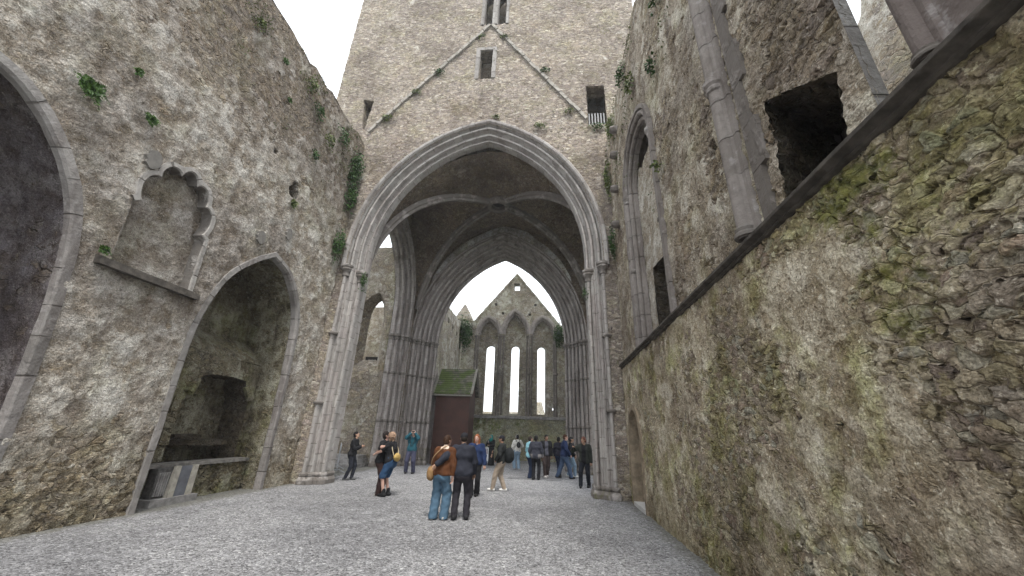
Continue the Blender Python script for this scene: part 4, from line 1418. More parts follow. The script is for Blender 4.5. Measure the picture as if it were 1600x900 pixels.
# floor slab in the crossing
gs = thing('grave_slab', 'dark flat grave slab set in the gravel beneath the crossing', 'grave slab', (-.7, 18.5, 0))
mb = MB(); mb.box(-1.8, .45, 17.3, 18.0, -.05, .015); mb.build('slab', plain('dark_slab', (.16, .16, .165), .8, .3, 5, .006), gs)
# ================================================================== plants on the ruin
def clump(name, label, c, nrm, size, n, leafs, mat, cat='plant', group='ferns and weeds rooted in the walls', droop=.4, fronds=0, seed=0):
    r = random.Random(seed * 31 + 5)
    c = Vector(c); nrm = Vector(nrm).normalized()
    side = nrm.cross(Vector((0, 0, 1)))
    if side.length < .1: side = Vector((1, 0, 0))
    side.normalize()
    up = side.cross(nrm).normalized()
    V = []; F = []
    def leaf1(p, d, s, w):
        d = d.normalized()
        x = d.cross(Vector((r.uniform(-1, 1), r.uniform(-1, 1), r.uniform(-.2, 1)))).normalized()
        b = len(V)
        nn = d.cross(x)
        V.extend([tuple(p), tuple(p + d * s * .5 + x * w), tuple(p + d * s + nn * s * .1), tuple(p + d * s * .5 - x * w)])
        F.append((b, b + 1, b + 2, b + 3))
    if fronds:
        for k in range(fronds):
            a = r.uniform(-PI, PI)
            d = (nrm * r.uniform(.4, 1.0) + side * math.cos(a) * .9 + up * math.sin(a) * .7).normalized()
            L = size[0] * r.uniform(.6, 1.1)
            p = Vector(c) + side * r.uniform(-.2, .2) * size[0] + up * r.uniform(-.2, .2) * size[1]
            m = max(4, n // fronds)
            for i in range(m):
                t = i / m
                q = p + d * (L * t) - Vector((0, 0, 1)) * (droop * L * t * t)
                tan = (d - Vector((0, 0, 1)) * (2 * droop * t)).normalized()
                sd = tan.cross(nrm + Vector((.01, 0, 0.02))).normalized()
                w = leafs * (1.15 - t) * r.uniform(.8, 1.2)
                leaf1(q, sd + tan * .5, w * 1.5, w * .35)
                leaf1(q, -sd + tan * .5, w * 1.5, w * .35)
    else:
        for i in range(n):
            a = r.gauss(0, .42); b = r.gauss(0, .42)
            k = r.random()
            h = max(0, 1 - (a * a + b * b)) * k
            p = c + side * a * size[0] + up * b * size[1] + nrm * (h * size[2])
            d = nrm * r.uniform(.2, 1) + side * r.uniform(-1, 1) + up * r.uniform(-1, .6) - Vector((0, 0, droop))
            s = leafs * r.uniform(.6, 1.4)
            leaf1(p, d, s, s * .35)
    me = bpy.data.meshes.new(name)
    base = c.copy()
    me.from_pydata([tuple(Vector(v) - base) for v in V], [], F)
    me.materials.append(mat)
    o = bpy.data.objects.new(name, me); COL.objects.link(o); o.location = base
    tag(o, label, cat, group)
    o['kind'] = 'thing'
    return o

XLs = XL + .04
FN = (1, 0, 0)
clump('fern', 'largest green fern tuft on the plaster above the left recess arch', (XLs, 4.27, 7.47), FN, (.34, .24, .2), 260, .085, M['fern'], fronds=22, seed=1)
clump('fern', 'smaller fern tuft on the plaster right of the largest fern', (XLs, 5.29, 7.76), FN, (.2, .18, .15), 150, .06, M['fern'], fronds=15, seed=2)
clump('fern', 'tiny dark fern above the largest tuft on the plastered wall', (XLs, 4.75, 8.5), FN, (.14, .12, .1), 70, .06, M['fern'], fronds=8, seed=3)
clump('fern', 'bright fern growing just under the pierced quatrefoil', (XLs, 9.66, 8.62), FN, (.22, .24, .18), 150, .07, M['grassy'], fronds=14, seed=4)
clump('fern', 'small fern at the end of the trefoil niche sill', (XL + .1, 5.5, 4.78), FN, (.16, .12, .1), 70, .055, M['fern'], fronds=8, seed=5)
clump('fern', 'weed tuft on the dark wall high above the quatrefoil', (XLs, 8.3, 11.7), FN, (.16, .14, .1), 70, .06, M['fern'], fronds=8, seed=6)
clump('fern', 'weed tuft near the top of the wall beside the sky', (XLs, 7.7, 12.7), FN, (.2, .16, .12), 80, .07, M['fern'], fronds=8, seed=7)
k = 0
for (y, z, s, what) in ((9.6, 12.6, .3, 'loose green tuft below the wall top left of the tower corner'), (10.5, 12.1, .34, 'hanging green weeds under the wall top near the tower corner'),
                        (11.2, 12.9, .42, 'leafy bush spilling over the wall top by the tower corner'), (9.0, 13.2, .3, 'flat weed patch at the wall edge against the sky'),
                        (10.0, 10.9, .2, 'small weed tuft midway between quatrefoil and wall top'), (6.6, 12.8, .2, 'weed tuft on the leftmost visible stretch of wall top')):
    k += 1
    clump('wall_weeds', what, (XLs, y, z), FN, (s, s * 1.1, s * .6), int(500 * s), .085, M['ivy'] if k % 2 else M['grassy'], seed=20 + k)
for (y, z, sy, sz, n, what) in ((12.45, 12.3, .38, 1.1, 800, 'dense ivy hanging in the corner between nave wall and tower'), (12.6, 10.9, .3, .8, 420, 'lighter ivy strand below the corner ivy'),
                                (12.5, 8.6, .26, .7, 420, 'green ivy beside the left capital of the great arch')):
    k += 1
    clump('ivy', what, (XLs, y, z), (1, -.5, 0), (sy, sz, .3), n, .10, M['ivy'], seed=40 + k)
# gable scar and tower weeds
for (x, z, s, what) in ((-7.6, 15.55, .35, 'weed tuft at the foot of the left gable scar'), (-6.4, 17.1, .3, 'second weed tuft climbing the left gable scar'), (-5.4, 18.35, .3, 'upper green tuft on the left gable scar'),
                        (-3.35, 20.75, .22, 'moss tuft under the apex of the gable scar'), (-2.2, 20.6, .22, 'moss tuft right of the gable scar apex'),
                        (-.2, 18.0, .3, 'weed tuft on the right gable scar'), (.9, 15.4, .25, 'tuft near the foot of the right gable scar'),
                        (-.4, 14.6, .36, 'grassy tuft on the tower right of the arch apex'), (2.1, 14.4, .4, 'grass growing on the sill of the barred opening'), (-2.4, 15.25, .2, 'grass tuft on the hood above the arch apex')):
    k += 1
    clump('wall_weeds', what, (x, YW - .05, z), (0, -1, 0), (s, s * .6, s * .5), int(420 * s), .085, M['grassy'] if k % 3 else M['ivy'], seed=60 + k)
clump('ivy', 'ivy sprig on the left capitals of the great arch', (-7.4, YW + .2, 7.25), (.2, -1, 0), (.16, .4, .2), 180, .07, M['ivy'], seed=90)
clump('ivy', 'dark sprig hanging from the right inner capital', (1.32, YW + .25, 6.75), (-.2, -1, 0), (.12, .3, .15), 110, .06, M['ivy'], seed=91)
for (y, z, sy, sz, n, what) in ((12.7, 11.6, .25, 1.0, 420, 'ivy in the corner between tower and right nave wall'), (12.6, 8.6, .2, .8, 260, 'ivy above the right outer capital of the great arch'),
                                (11.4, 12.9, .4, .7, 380, 'weeds on the right wall top beside the tower'), (9.2, 13.0, .3, .5, 220, 'green weeds high on the right wall above blocked window'),
                                (8.3, 11.5, .25, .4, 160, 'weed tuft just above the blocked window arch'), (6.4, 9.8, .2, .4, 120, 'green tuft on the upper right wall between window and shaft'),
                                (6.9, 7.4, .13, .2, 60, 'small weed on the upper wall right of blocked window'), (5.6, 11.0, .25, .3, 110, 'tuft near the right wall top left of the shaft')):
    k += 1
    clump('wall_weeds', what, (XU - .04, y, z), (-1, -.2, 0), (sy, sz, .2), n, .08, M['ivy'] if k % 2 else M['grassy'], seed=110 + k)
clump('ivy', 'ivy mass in the corner of choir wall and far gable', (-6.7, 27.9, 9.0), (.6, -1, 0), (.6, 1.2, .5), 900, .16, M['ivy'], seed=130)
clump('ivy', 'ivy on the far gable by the right clustered pier', (.75, 28.1, 8.9), (-.4, -1, 0), (.5, .9, .4), 600, .15, M['ivy'], seed=131)
# moss and small weeds too many to count
r = random.Random(3)
V = []; F = []
def speck(p, n, s):
    n = Vector(n)
    for _ in range(5):
        d = (n * r.uniform(.2, 1) + Vector((r.uniform(-1, 1), r.uniform(-1, 1), r.uniform(-.8, .6)))).normalized()
        x = d.cross(Vector((r.uniform(-1, 1), r.uniform(-1, 1), 1))).normalized()
        q = Vector(p) + Vector((r.uniform(-s, s), r.uniform(-s, s), r.uniform(-s, s)))
        L = s * r.uniform(.6, 1.3); b = len(V)
        V.extend([tuple(q), tuple(q + d * L * .5 + x * L * .3), tuple(q + d * L), tuple(q + d * L * .5 - x * L * .3)])
        F.append((b, b + 1, b + 2, b + 3))
for i in range(900):
    y, z = r.uniform(5, 12.8), 14 - abs(r.gauss(0, 1.3))
    if mnoise.noise(Vector((y * .8, z * .8, 3))) > .12 and z < 14: speck((XL + .03, y, z), (1, 0, 0), .05)
for i in range(900):
    y, z = r.uniform(2.5, 12.8), 13.5 - abs(r.gauss(0, 2.2))
    if z > 4.5 and mnoise.noise(Vector((y * .8, z * .6, 9))) > .22: speck((XU - .03, y, z), (-1, 0, 0), .05)
for i in range(700):
    x, z = r.uniform(-8.4, 2.3), r.uniform(13, 20)
    if z > 15.2 - abs(x + 2.8) * .75 + .2 and z < 21.4 - abs(x + 2.9) * 1.2 and mnoise.noise(Vector((x * .9, z * 1.2, 5))) > .15: speck((x, YW - .03, z), (0, -1, 0), .045)
me = bpy.data.meshes.new('moss_tufts'); me.from_pydata(V, [], F); me.materials.append(M['grassy'])
o = put('moss_tufts', me); o['kind'] = 'stuff'
# ================================================================== people
def _smin(a, b, k):
    h = np.maximum(k - np.abs(a - b), 0) / k
    return np.minimum(a, b) - h * h * k * .25

class SDF:
    """signed distance sculpting on a grid, polygonised with surface nets"""
    def __init__(s, lo, hi, h):
        s.h = h
        s.lo = np.array(lo, float) - 2 * h
        s.n = np.ceil((np.array(hi, float) + 2 * h - s.lo) / h).astype(int) + 1
        s.f = np.full(s.n, 1.0, np.float32)
    def _win(s, lo, hi):
        a = np.clip(np.floor((np.asarray(lo) - s.lo) / s.h).astype(int), 0, s.n)
        b = np.clip(np.ceil((np.asarray(hi) - s.lo) / s.h).astype(int) + 1, 0, s.n)
        if np.any(b <= a): return None
        ax = [s.lo[i] + s.h * np.arange(a[i], b[i]) for i in range(3)]
        X, Y, Z = np.meshgrid(*ax, indexing='ij')
        return tuple(slice(a[i], b[i]) for i in range(3)), X, Y, Z
    def _put(s, sl, d, k, sub):
        if sub:
            s.f[sl] = -_smin(-s.f[sl], d, k)
        else:
            s.f[sl] = _smin(s.f[sl], d, k)
    def cap(s, a, b, ra, rb=None, k=.03, sub=False, sq=None):
        a = np.array(a, float); b = np.array(b, float)
        rb = ra if rb is None else rb
        m = max(ra, rb) + k + 3 * s.h
        w = s._win(np.minimum(a, b) - m, np.maximum(a, b) + m)
        if w is None: return s
        sl, X, Y, Z = w
        ab = b - a; L = ab @ ab + 1e-9
        t = np.clip(((X - a[0]) * ab[0] + (Y - a[1]) * ab[1] + (Z - a[2]) * ab[2]) / L, 0, 1)
        d = np.sqrt((X - a[0] - t * ab[0]) ** 2 + (Y - a[1] - t * ab[1]) ** 2 + (Z - a[2] - t * ab[2]) ** 2) - (ra + t * (rb - ra))
        s._put(sl, d.astype(np.float32), k, sub)
        return s
    def ell(s, c, r, k=.02, sub=False, R=None):
        c = np.array(c, float); r = np.array(r, float)
        m = r.max() + k + 3 * s.h
        w = s._win(c - m, c + m)
        if w is None: return s
        sl, X, Y, Z = w
        q = np.stack([X - c[0], Y - c[1], Z - c[2]], -1)
        if R is not None: q = q @ R          # into the ellipsoid's frame
        k0 = np.linalg.norm(q / r, axis=-1); k1 = np.linalg.norm(q / (r * r), axis=-1) + 1e-9
        d = k0 * (k0 - 1) / k1
        s._put(sl, d.astype(np.float32), k, sub)
        return s
    def folds(s, amp, sc, seed=0):
        X, Y, Z = np.meshgrid(*[s.lo[i] + s.h * np.arange(s.n[i]) for i in range(3)], indexing='ij')
        a = seed * 1.3
        n = np.sin(X * sc + 1.7 * np.sin(Z * sc * .6 + a) + a) * np.cos(Z * sc * .8 + 1.5 * np.sin(Y * sc * .7 + a * 2)) + .6 * np.sin(Z * sc * 1.6 + 2.2 * np.sin(X * sc * .9) + Y * sc)
        s.f += (amp * n).astype(np.float32)
        return s
    def cut(s, axis, v, above=True):
        ax = s.lo[axis] + s.h * np.arange(s.n[axis])
        d = (ax - v) if above else (v - ax)
        sh = [1, 1, 1]; sh[axis] = -1
        s.f = np.maximum(s.f, d.reshape(sh).astype(np.float32))
        return s
    def mesh(s):
        f = s.f
        f[0] = f[-1] = 1; f[:, 0] = f[:, -1] = 1; f[:, :, 0] = f[:, :, -1] = 1
        g = f < 0
        n = np.array(f.shape)
        C = [(i, j, k) for i in (0, 1) for j in (0, 1) for k in (0, 1)]
        def sh(A, c): return A[c[0]:n[0] - 1 + c[0], c[1]:n[1] - 1 + c[1], c[2]:n[2] - 1 + c[2]]
        cnt = sum(sh(g, c).astype(np.int8) for c in C)
        act = (cnt > 0) & (cnt < 8)
        idx = np.argwhere(act)
        ids = np.full(act.shape, -1, np.int64); ids[act] = np.arange(len(idx))
        vals = np.stack([sh(f, c)[act] for c in C], 1)
        acc = np.zeros((len(idx), 3)); num = np.zeros(len(idx))
        for a in range(8):
            for b in range(a + 1, 8):
                ca, cb = np.array(C[a]), np.array(C[b])
                if np.abs(ca - cb).sum() != 1: continue
                fa, fb = vals[:, a], vals[:, b]
                mk = (fa < 0) != (fb < 0)
                t = np.where(mk, fa / np.where(mk, fa - fb, 1), 0)
                acc += np.where(mk[:, None], ca + t[:, None] * (cb - ca), 0); num += mk
        V = s.lo + s.h * (idx + acc / num[:, None])
        Q = []
        for ax in range(3):
            o = [(1, 2), (2, 0), (0, 1)][ax]
            sl0 = [slice(1, -1)] * 3; sl1 = [slice(1, -1)] * 3
            sl0[ax] = slice(0, -1); sl1[ax] = slice(1, None)
            a, b = g[tuple(sl0)], g[tuple(sl1)]
            for flip, mk in ((False, a & ~b), (True, ~a & b)):
                e = np.argwhere(mk)
                if not len(e): continue
                base = e.copy(); base[:, o[0]] += 1; base[:, o[1]] += 1
                qs = []
                for du, dv in ((0, 0), (-1, 0), (-1, -1), (0, -1)):
                    p = base.copy(); p[:, o[0]] += du; p[:, o[1]] += dv
                    qs.append(ids[p[:, 0], p[:, 1], p[:, 2]])
                q = np.stack(qs, 1)
                Q.append(q[:, ::-1] if flip else q)
        Q = np.concatenate(Q) if Q else np.zeros((0, 4), int)
        return V, Q[(Q >= 0).all(1)]

def ik(a, t, l1, l2, pole):
    a = np.array(a, float); t = np.array(t, float)
    d = t - a; L = np.linalg.norm(d)
    L2 = min(L, (l1 + l2) * .995)
    t = a + d / (L + 1e-9) * L2; d = t - a
    u = d / (L2 + 1e-9)
    x = (l1 * l1 - l2 * l2 + L2 * L2) / (2 * L2)
    h = math.sqrt(max(0, l1 * l1 - x * x))
    p = np.array(pole, float); p = p - u * (p @ u); p /= np.linalg.norm(p) + 1e-9
    return a + u * x + p * h, t

def rot(yaw=0, pitch=0, roll=0):
    return np.array(Matrix.Rotation(rad(yaw), 3, 'Z') @ Matrix.Rotation(rad(pitch), 3, 'X') @ Matrix.Rotation(rad(roll), 3, 'Y'))

MATC = {}
def cloth(c, rough=.85, var=.12, sc=6.0, sheen=.0):
    key = (c, rough)
    if key not in MATC:
        MATC[key] = plain('cloth', c, rough, var, sc, .004, spec=.2, sheen=sheen)
    return MATC[key]
SKIN = {'pale': (.52, .32, .25), 'mid': (.42, .26, .18), 'tan': (.30, .17, .11), 'dark': (.12, .065, .042)}
LIP = plain('lip', (.32, .11, .09), .5, .1); EYE = plain('eye', (.03, .02, .015), .2, .1); EYEW = plain('eye_white', (.6, .58, .55), .3, .05)
def skinm(k):
    key = ('skin', k)
    if key not in MATC:
        m = plain('skin', SKIN[k], .55, .08, 14, .0005, spec=.35)
        MATC[key] = m
    return MATC[key]

def person(label, loc, face, hgt=1.72, skin='pale', res=.011, lean=(0, 0), twist=0, feet=((-.10, .0), (.10, .0)), knee=(0, 1),
           hands=((-.27, .05, .78), (.27, .05, .78)), poles=((-1, -.8, -.2), (1, -.8, -.2)), head=(0, 0, 0), build=1.0, hipshift=0,
           top=None, bottom=None, shoes=(.02, .02, .02), hair=None, group='visitors standing in the ruin', fingers=.35, footdir=(8, -8)):
    """face = compass angle of the view direction in degrees (0 = away from the camera, 90 = to the right)."""
    S = hgt / 1.75
    root = thing('person', label, 'person', (loc[0], loc[1], loc[2] if len(loc) > 2 else 0), rad(-face), group)
    LOCAL.add(root.name)
    root.scale = (S, S, S)
    B = build
    lx, ly = lean
    # spine
    pel = np.array([hipshift, 0, .95]); che = np.array([hipshift * .5 + lx * .6, ly * .6, 1.27]); nec = np.array([lx, ly, 1.47])
    tw = rot(twist)
    sh = [nec + tw @ np.array([sx * .185 * (.6 + .4 * B), -.01, -.055]) for sx in (-1, 1)]
    hips = [pel + np.array([sx * .09 * B, 0, -.03]) for sx in (-1, 1)]
    hb = nec + np.array([0, .012, .05])
    HR = rot(-head[0], -head[1], head[2])
    hc = hb + HR @ np.array([0, .025, .125])
    def H(p): return hc + HR @ np.array(p)
    legs = []
    for i, (fx, fy, *fz) in enumerate(feet):
        an = np.array([fx, fy, .085 + (fz[0] if fz else 0)])
        kn, an = ik(hips[i], an, .43, .44, (0.15 * (-1, 1)[i], 1, 0))
        legs.append((kn, an))
    arms = []
    for i in range(2):
        el, wr = ik(sh[i], hands[i], .285, .255, poles[i])
        arms.append((el, wr))
    lo = np.min([p for l in legs for p in l] + [p for a in arms for p in a] + [pel], axis=0) - .34
    hi = np.max([p for l in legs for p in l] + [p for a in arms for p in a] + [hc], axis=0) + .34
    lo[2] = -.02; hi[2] = max(1.9, hi[2])
    # ---- body
    s = SDF(lo, hi, res)
    def torso(s, e, k=.07):
        s.cap(pel + (-.075 * B, 0, 0), pel + (.075 * B, 0, 0), .105 * B + e, k=k)
        m = (pel + che) / 2
        s.cap(m + (-.055 * B, .005, 0), m + (.055 * B, .005, 0), .098 * B + e, k=k)
        s.cap(che + tw @ np.array([-.085 * B, .0, .02]), che + tw @ np.array([.085 * B, .0, .02]), .108 * B + e, k=k)
        s.cap(sh[0] * .84 + sh[1] * .16, sh[1] * .84 + sh[0] * .16, .06 + e, k=k)
    torso(s, 0)
    s.cap(nec + (0, 0, -.04), hb + (0, .01, .05), .058, .05, k=.04)
    for i in range(2):
        kn, an = legs[i]
        s.cap(hips[i], kn, .088 * B, .056, k=.05); s.cap(kn, an, .055, .038, k=.03)
        fd = np.array([math.sin(rad(footdir[i])), math.cos(rad(footdir[i])), 0])
        s.cap(an + (0, 0, -.04) - fd * .03, an + fd * .13 + (0, 0, -.052), .04, .03, k=.03)
    rf = max(.0085, res * .8)
    for i in range(2):
        sx = (-1, 1)[i]
        el, wr = arms[i]
        s.cap(sh[i], el, .05, .041, k=.04); s.cap(el, wr, .041, .028, k=.02)
        d = wr - el; d /= np.linalg.norm(d)
        # palm frame: fingers along d, thumb side t, palm normal nrm
        inw = np.array([-sx * .6, .5, .0]); t = inw - d * (inw @ d)
        t = t / (np.linalg.norm(t) + 1e-9) if np.linalg.norm(t) > .1 else np.array([0, 1., 0])
        nrm = np.cross(d, t) * sx
        # thumb side is forward/inward; palm faces the body
        tb = t; pn = np.cross(tb, d) * sx
        kc = wr + d * .085
        for j in range(4):
            o = tb * (.030 - .020 * j)
            s.cap(wr + o * .6 + d * .015, kc + o, .0155, .0135, k=.012)
            L = (.040, .045, .042, .033)[j]
            a1_ = fingers + .06 * j
            dd = d * math.cos(a1_) + pn * math.sin(a1_)
            p1 = kc + o + dd * L
            d2 = d * math.cos(a1_ * 2.3) + pn * math.sin(a1_ * 2.3)
            s.cap(kc + o, p1, rf + .0012, rf, k=.004); s.cap(p1, p1 + d2 * L * .85, rf, rf * .85, k=.004)
        th = wr + d * .03 + tb * .026
        s.cap(wr + d * .01 + tb * .012, th, .016, .013, k=.012)
        p1 = th + (d * .75 + tb * .6) * .04
        s.cap(th, p1, rf + .003, rf + .001, k=.005); s.cap(p1, p1 + (d * .95 + tb * .2 + pn * .2) * .032, rf + .001, rf, k=.004)
    # head
    s.ell(H((0, -.012, .02)), (.073, .093, .098), k=.02, R=HR)
    s.ell(H((0, .018, -.035)), (.056, .070, .075), k=.03, R=HR)
    s.cap(H((0, .070, -.085)), H((0, .074, -.083)), .022, k=.03)
    s.cap(H((0, .088, .012)), H((0, .108, -.022)), .010, .0145, k=.012)
    for sx in (-1, 1):
        s.ell(H((sx * .031, .100, .012)), (.020, .013, .012), k=.012, sub=True, R=HR)
        s.ell(H((sx * .031, .084, .012)), (.0135, .0115, .0115), k=.003, R=HR)
        s.cap(H((sx * .014, .091, .036)), H((sx * .046, .080, .034)), .007, k=.012)
        s.ell(H((sx * .076, -.008, .0)), (.010, .022, .032), k=.006, R=HR)
    s.cap(H((-.018, .090, -.052)), H((.018, .090, -.052)), .0075, k=.008)
    V, Q = s.mesh()
    mats = [skinm(skin), LIP, EYE, EYEW]
    cen = V[Q].mean(axis=1)
    loc_ = (cen - hc) @ HR
    mi = np.zeros(len(Q), np.int32)
    mi[(np.abs(loc_[:, 0]) < .024) & (np.abs(loc_[:, 2] + .052) < .0085) & (loc_[:, 1] > .086)] = 1
    ex = np.abs(np.abs(loc_[:, 0]) - .031); ez = np.abs(loc_[:, 2] - .012)
    mi[(ex < .0135) & (ez < .010) & (loc_[:, 1] > .086)] = 3
    mi[(ex < .0075) & (ez < .0085) & (loc_[:, 1] > .086)] = 2
    def emit(name, V, Q, mats, mi=None):
        me = bpy.data.meshes.new(name)
        me.from_pydata(V.tolist(), [], Q.tolist())
        for m in (mats if isinstance(mats, list) else [mats]): me.materials.append(m)
        if mi is not None: me.polygons.foreach_set('material_index', mi)
        me.polygons.foreach_set('use_smooth', np.ones(len(me.polygons), bool))
        me.update()
        return put(name, me, root)
    emit('body', V, Q, mats, mi)
    R2 = max(res, .012)
    # ---- lower garment
    if bottom:
        k = bottom['kind']; bc = bottom['c']
        s = SDF(lo, hi, R2)
        if k in ('trousers', 'shorts', 'wide'):
            e = bottom.get('e', .016)
            s.cap(pel + (-.075 * B, 0, .03), pel + (.075 * B, 0, .03), .103 * B + e, k=.05)
            s.cap(pel + (-.07 * B, -.02, -.07), pel + (.07 * B, -.02, -.07), .10 * B + e, k=.06)
            for i in range(2):
                kn, an = legs[i]
                ra, rb, rc = .092 * B + e, .062 + e * 1.1, bottom.get('hem', .046 + e)
                if k == 'shorts':
                    q = hips[i] * .02 + kn * .98
                    s.cap(hips[i], q + (0, 0, .02), .088 * B + e * .8, .072 * B + e * .7, k=.02)
                else:
                    end = an + (0, 0, -.02 if k == 'trousers' else -.035)
                    s.cap(hips[i], kn, ra, rb if k == 'trousers' else rb + .028, k=.035); s.cap(kn, end, rb if k == 'trousers' else rb + .028, rc, k=.02)
            s.folds(.006, 24, hgt * 9)
            nm = 'shorts' if k == 'shorts' else 'trousers'
            if k != 'shorts': s.cut(2, .022, False) if k == 'wide' else s.cut(2, .055, False)
            else:
                s.cut(2, min(legs[0][0][2], legs[1][0][2]) - .03, False)
        else:                                   # long dress
            s.cap(pel + (-.05, 0, .1), pel + (.05, 0, .1), .125, k=.05)
            s.cap(pel + (0, 0, .05), pel + (0, .0, -.9), .16, .25, k=.04)
            s.folds(.008, 20, 3); s.cut(2, .02, False); nm = 'dress'
        V, Q = s.mesh(); emit(nm, V, Q, cloth(bc))
    # ---- upper garment
    if top:
        e = top.get('e', .022); hem = top.get('hem', .86); sl = top.get('sleeve', 1.0)
        s = SDF(lo, hi, R2)
        torso(s, e, .06)
        s.cap((pel[0] * .9 - .07 * B, 0, hem + .1), (pel[0] * .9 + .07 * B, 0, hem + .1), .108 * B + e + top.get('flare', .0), k=.07)
        s.cap(nec + (0, -.005, -.03), nec + (0, .0, .035 + top.get('collar', 0)), .066 + e * .4, .062, k=.03)
        for i in range(2):
            el, wr = arms[i]
            if sl > .5:
                s.cap(sh[i], el, .058 + e, .048 + e, k=.04)
                d = (wr - el); s.cap(el, el + d * ((sl - .5) * 2 - .06), .048 + e, .034 + e * .8, k=.02)
            else:
                s.cap(sh[i], sh[i] + (el - sh[i]) * sl * 2, .058 + e, .056 + e, k=.04)
        s.folds(.0062, 22, hgt * 5 + face)
        s.cut(2, hem, False)
        s.cap(nec + (0, .01, 0), nec + (0, .025, .2), .052, .055, k=.01, sub=True)
        V, Q = s.mesh()
        cm = [cloth(top['c'])]
        mi = None
        cen = V[Q].mean(axis=1)
        if 'c2' in top:                          # second colour: collar / open front / panel
            cm.append(cloth(top['c2'])); mi = np.zeros(len(Q), np.int32)
            t2 = top['zone']
            if t2 == 'collar': mi[(cen[:, 2] > nec[2] - .005) & (np.abs(cen[:, 0] - nec[0]) < .095)] = 1
            if t2 == 'front': mi[(np.abs(cen[:, 0] - lx) < .075 * (1.0 + (1.35 - cen[:, 2]) * .3)) & (cen[:, 1] > ly * .6 + .06)] = 1
            if t2 == 'yoke': mi[(cen[:, 2] > 1.28)] = 1
            if t2 == 'hem': mi[(cen[:, 2] < 1.02) & (np.abs(cen[:, 0]) > .12)] = 1
        emit(top.get('name', 'jacket'), V, Q, cm, mi)
    # ---- shoes
    for i in range(2):
        kn, an = legs[i]
        fd = np.array([math.sin(rad(footdir[i])), math.cos(rad(footdir[i])), 0])
        a = an + (0, 0, -.035) - fd * .045; b = an + fd * .15 + (0, 0, -.045)
        s = SDF(np.minimum(a, b) - .1, np.maximum(a, b) + .16, .009)
        s.cap(a, b, .052, .040, k=.03)
        s.cap(an + (0, 0, -.02), an + (0, 0, .01 if not bottom or bottom['kind'] != 'shorts' else .10), .052, k=.03)
        s.cut(2, an[2] - .083, False)
        V, Q = s.mesh(); emit('shoe', V, Q, cloth(shoes, .6))
    # ---- hair and headwear
    if hair:
        k = hair['kind']
        s = SDF(hc - .34, hc + .22, .008 if res < .013 else .010)
        nm = 'hair'
        if k in ('short', 'bald', 'long', 'bun', 'curly'):
            s.ell(H((0, -.018, .032)), (.083, .100, .100), k=.01, R=HR)
            s.ell(H((0, -.045, -.02)), (.078, .075, .085), k=.03, R=HR)
            if k in ('long', 'curly'):
                L = hair.get('L', .22)
                for sx in (-1, 0, 1):
                    s.cap(H((sx * .060, -.035 if sx else -.06, .0)), H((sx * .085, -.03 if sx else -.075, -.06 - L)), .042, .03, k=.04)
                if k == 'curly': s.ell(H((0, -.03, .03)), (.105, .115, .11), k=.03, R=HR)
            if k == 'bun': s.ell(H((0, -.12, .02)), (.05, .045, .05), k=.02, R=HR)
            f = hair.get('fringe', .05)
            s.ell(H((0, .105, -.030)), (.080, .095, .034 + f), k=.012, sub=True, R=HR)
            for sx in (-1, 1): s.ell(H((sx * .085, .015, -.035)), (.022, .028, .045), k=.008, sub=True, R=HR)
            s.folds(.004 if k != 'curly' else .008, 70 if k != 'curly' else 55, 2)
        elif k == 'hijab':
            nm = 'headscarf'
            s.ell(H((0, -.02, .025)), (.092, .108, .108), k=.01, R=HR)
            s.cap(H((0, -.02, -.02)), H((0, -.02, -.17)), .085, .13, k=.05)
            s.ell(H((0, .105, -.01)), (.052, .06, .075), k=.01, sub=True, R=HR)
            s.folds(.004, 45, 1)
        if k != 'cap':
            V, Q = s.mesh(); emit(nm, V, Q, cloth(hair['c'], .6, .25, 30))
        if hair.get('cap') or k == 'cap':
            if k == 'cap':
                s.ell(H((0, -.030, .0)), (.080, .088, .082), k=.01, R=HR); s.ell(H((0, .09, -.02)), (.08, .09, .10), k=.01, sub=True, R=HR)
                V, Q = s.mesh(); emit('hair', V, Q, cloth(hair['c'], .6, .25, 30))
            s = SDF(hc - .3, hc + .3, .008)
            s.ell(H((0, -.010, .045)), (.088, .105, .090), k=.01, R=HR)
            V0 = H((0, 0, .035)); 
            s.ell(H((0, -.01, -.085)), (.14, .16, .115), k=.006, sub=True, R=HR)
            s.ell(H((0, .115, .040)), (.060, .075, .010), k=.01, R=HR)
            V, Q = s.mesh(); emit('cap' if not hair.get('beanie') else 'beanie', V, Q, cloth(hair['cap'] if hair.get('cap') else hair['c'], .8))
    root.scale = (S, S, S)
    pts = dict(sh=sh, wr=[a[1] for a in arms], el=[a[0] for a in arms], pel=pel, che=che, nec=nec, hc=hc, hand=[a[1] + (a[1] - a[0]) / np.linalg.norm(a[1] - a[0]) * .09 for a in arms])
    return root, pts

def held(name, label, cat, root, build, group=None):
    """a thing worn or held by a person: own top-level mesh in the person's frame; build(SDF-or-MB) gives list of (part name, V, Q, mat)"""
    parts = build()
    o0 = None
    for i, (nm, V, Q, m) in enumerate(parts):
        me = bpy.data.meshes.new(nm)
        me.from_pydata(np.asarray(V).tolist(), [], [list(map(int, q)) for q in Q])
        me.materials.append(m)
        me.polygons.foreach_set('use_smooth', np.ones(len(me.polygons), bool))
        o = bpy.data.objects.new(name if i == 0 else nm, me); COL.objects.link(o)
        if i == 0:
            o.location = root.location; o.rotation_euler = root.rotation_euler; o.scale = root.scale
            tag(o, label, cat, group); o0 = o
        else:
            o.parent = o0
    return o0

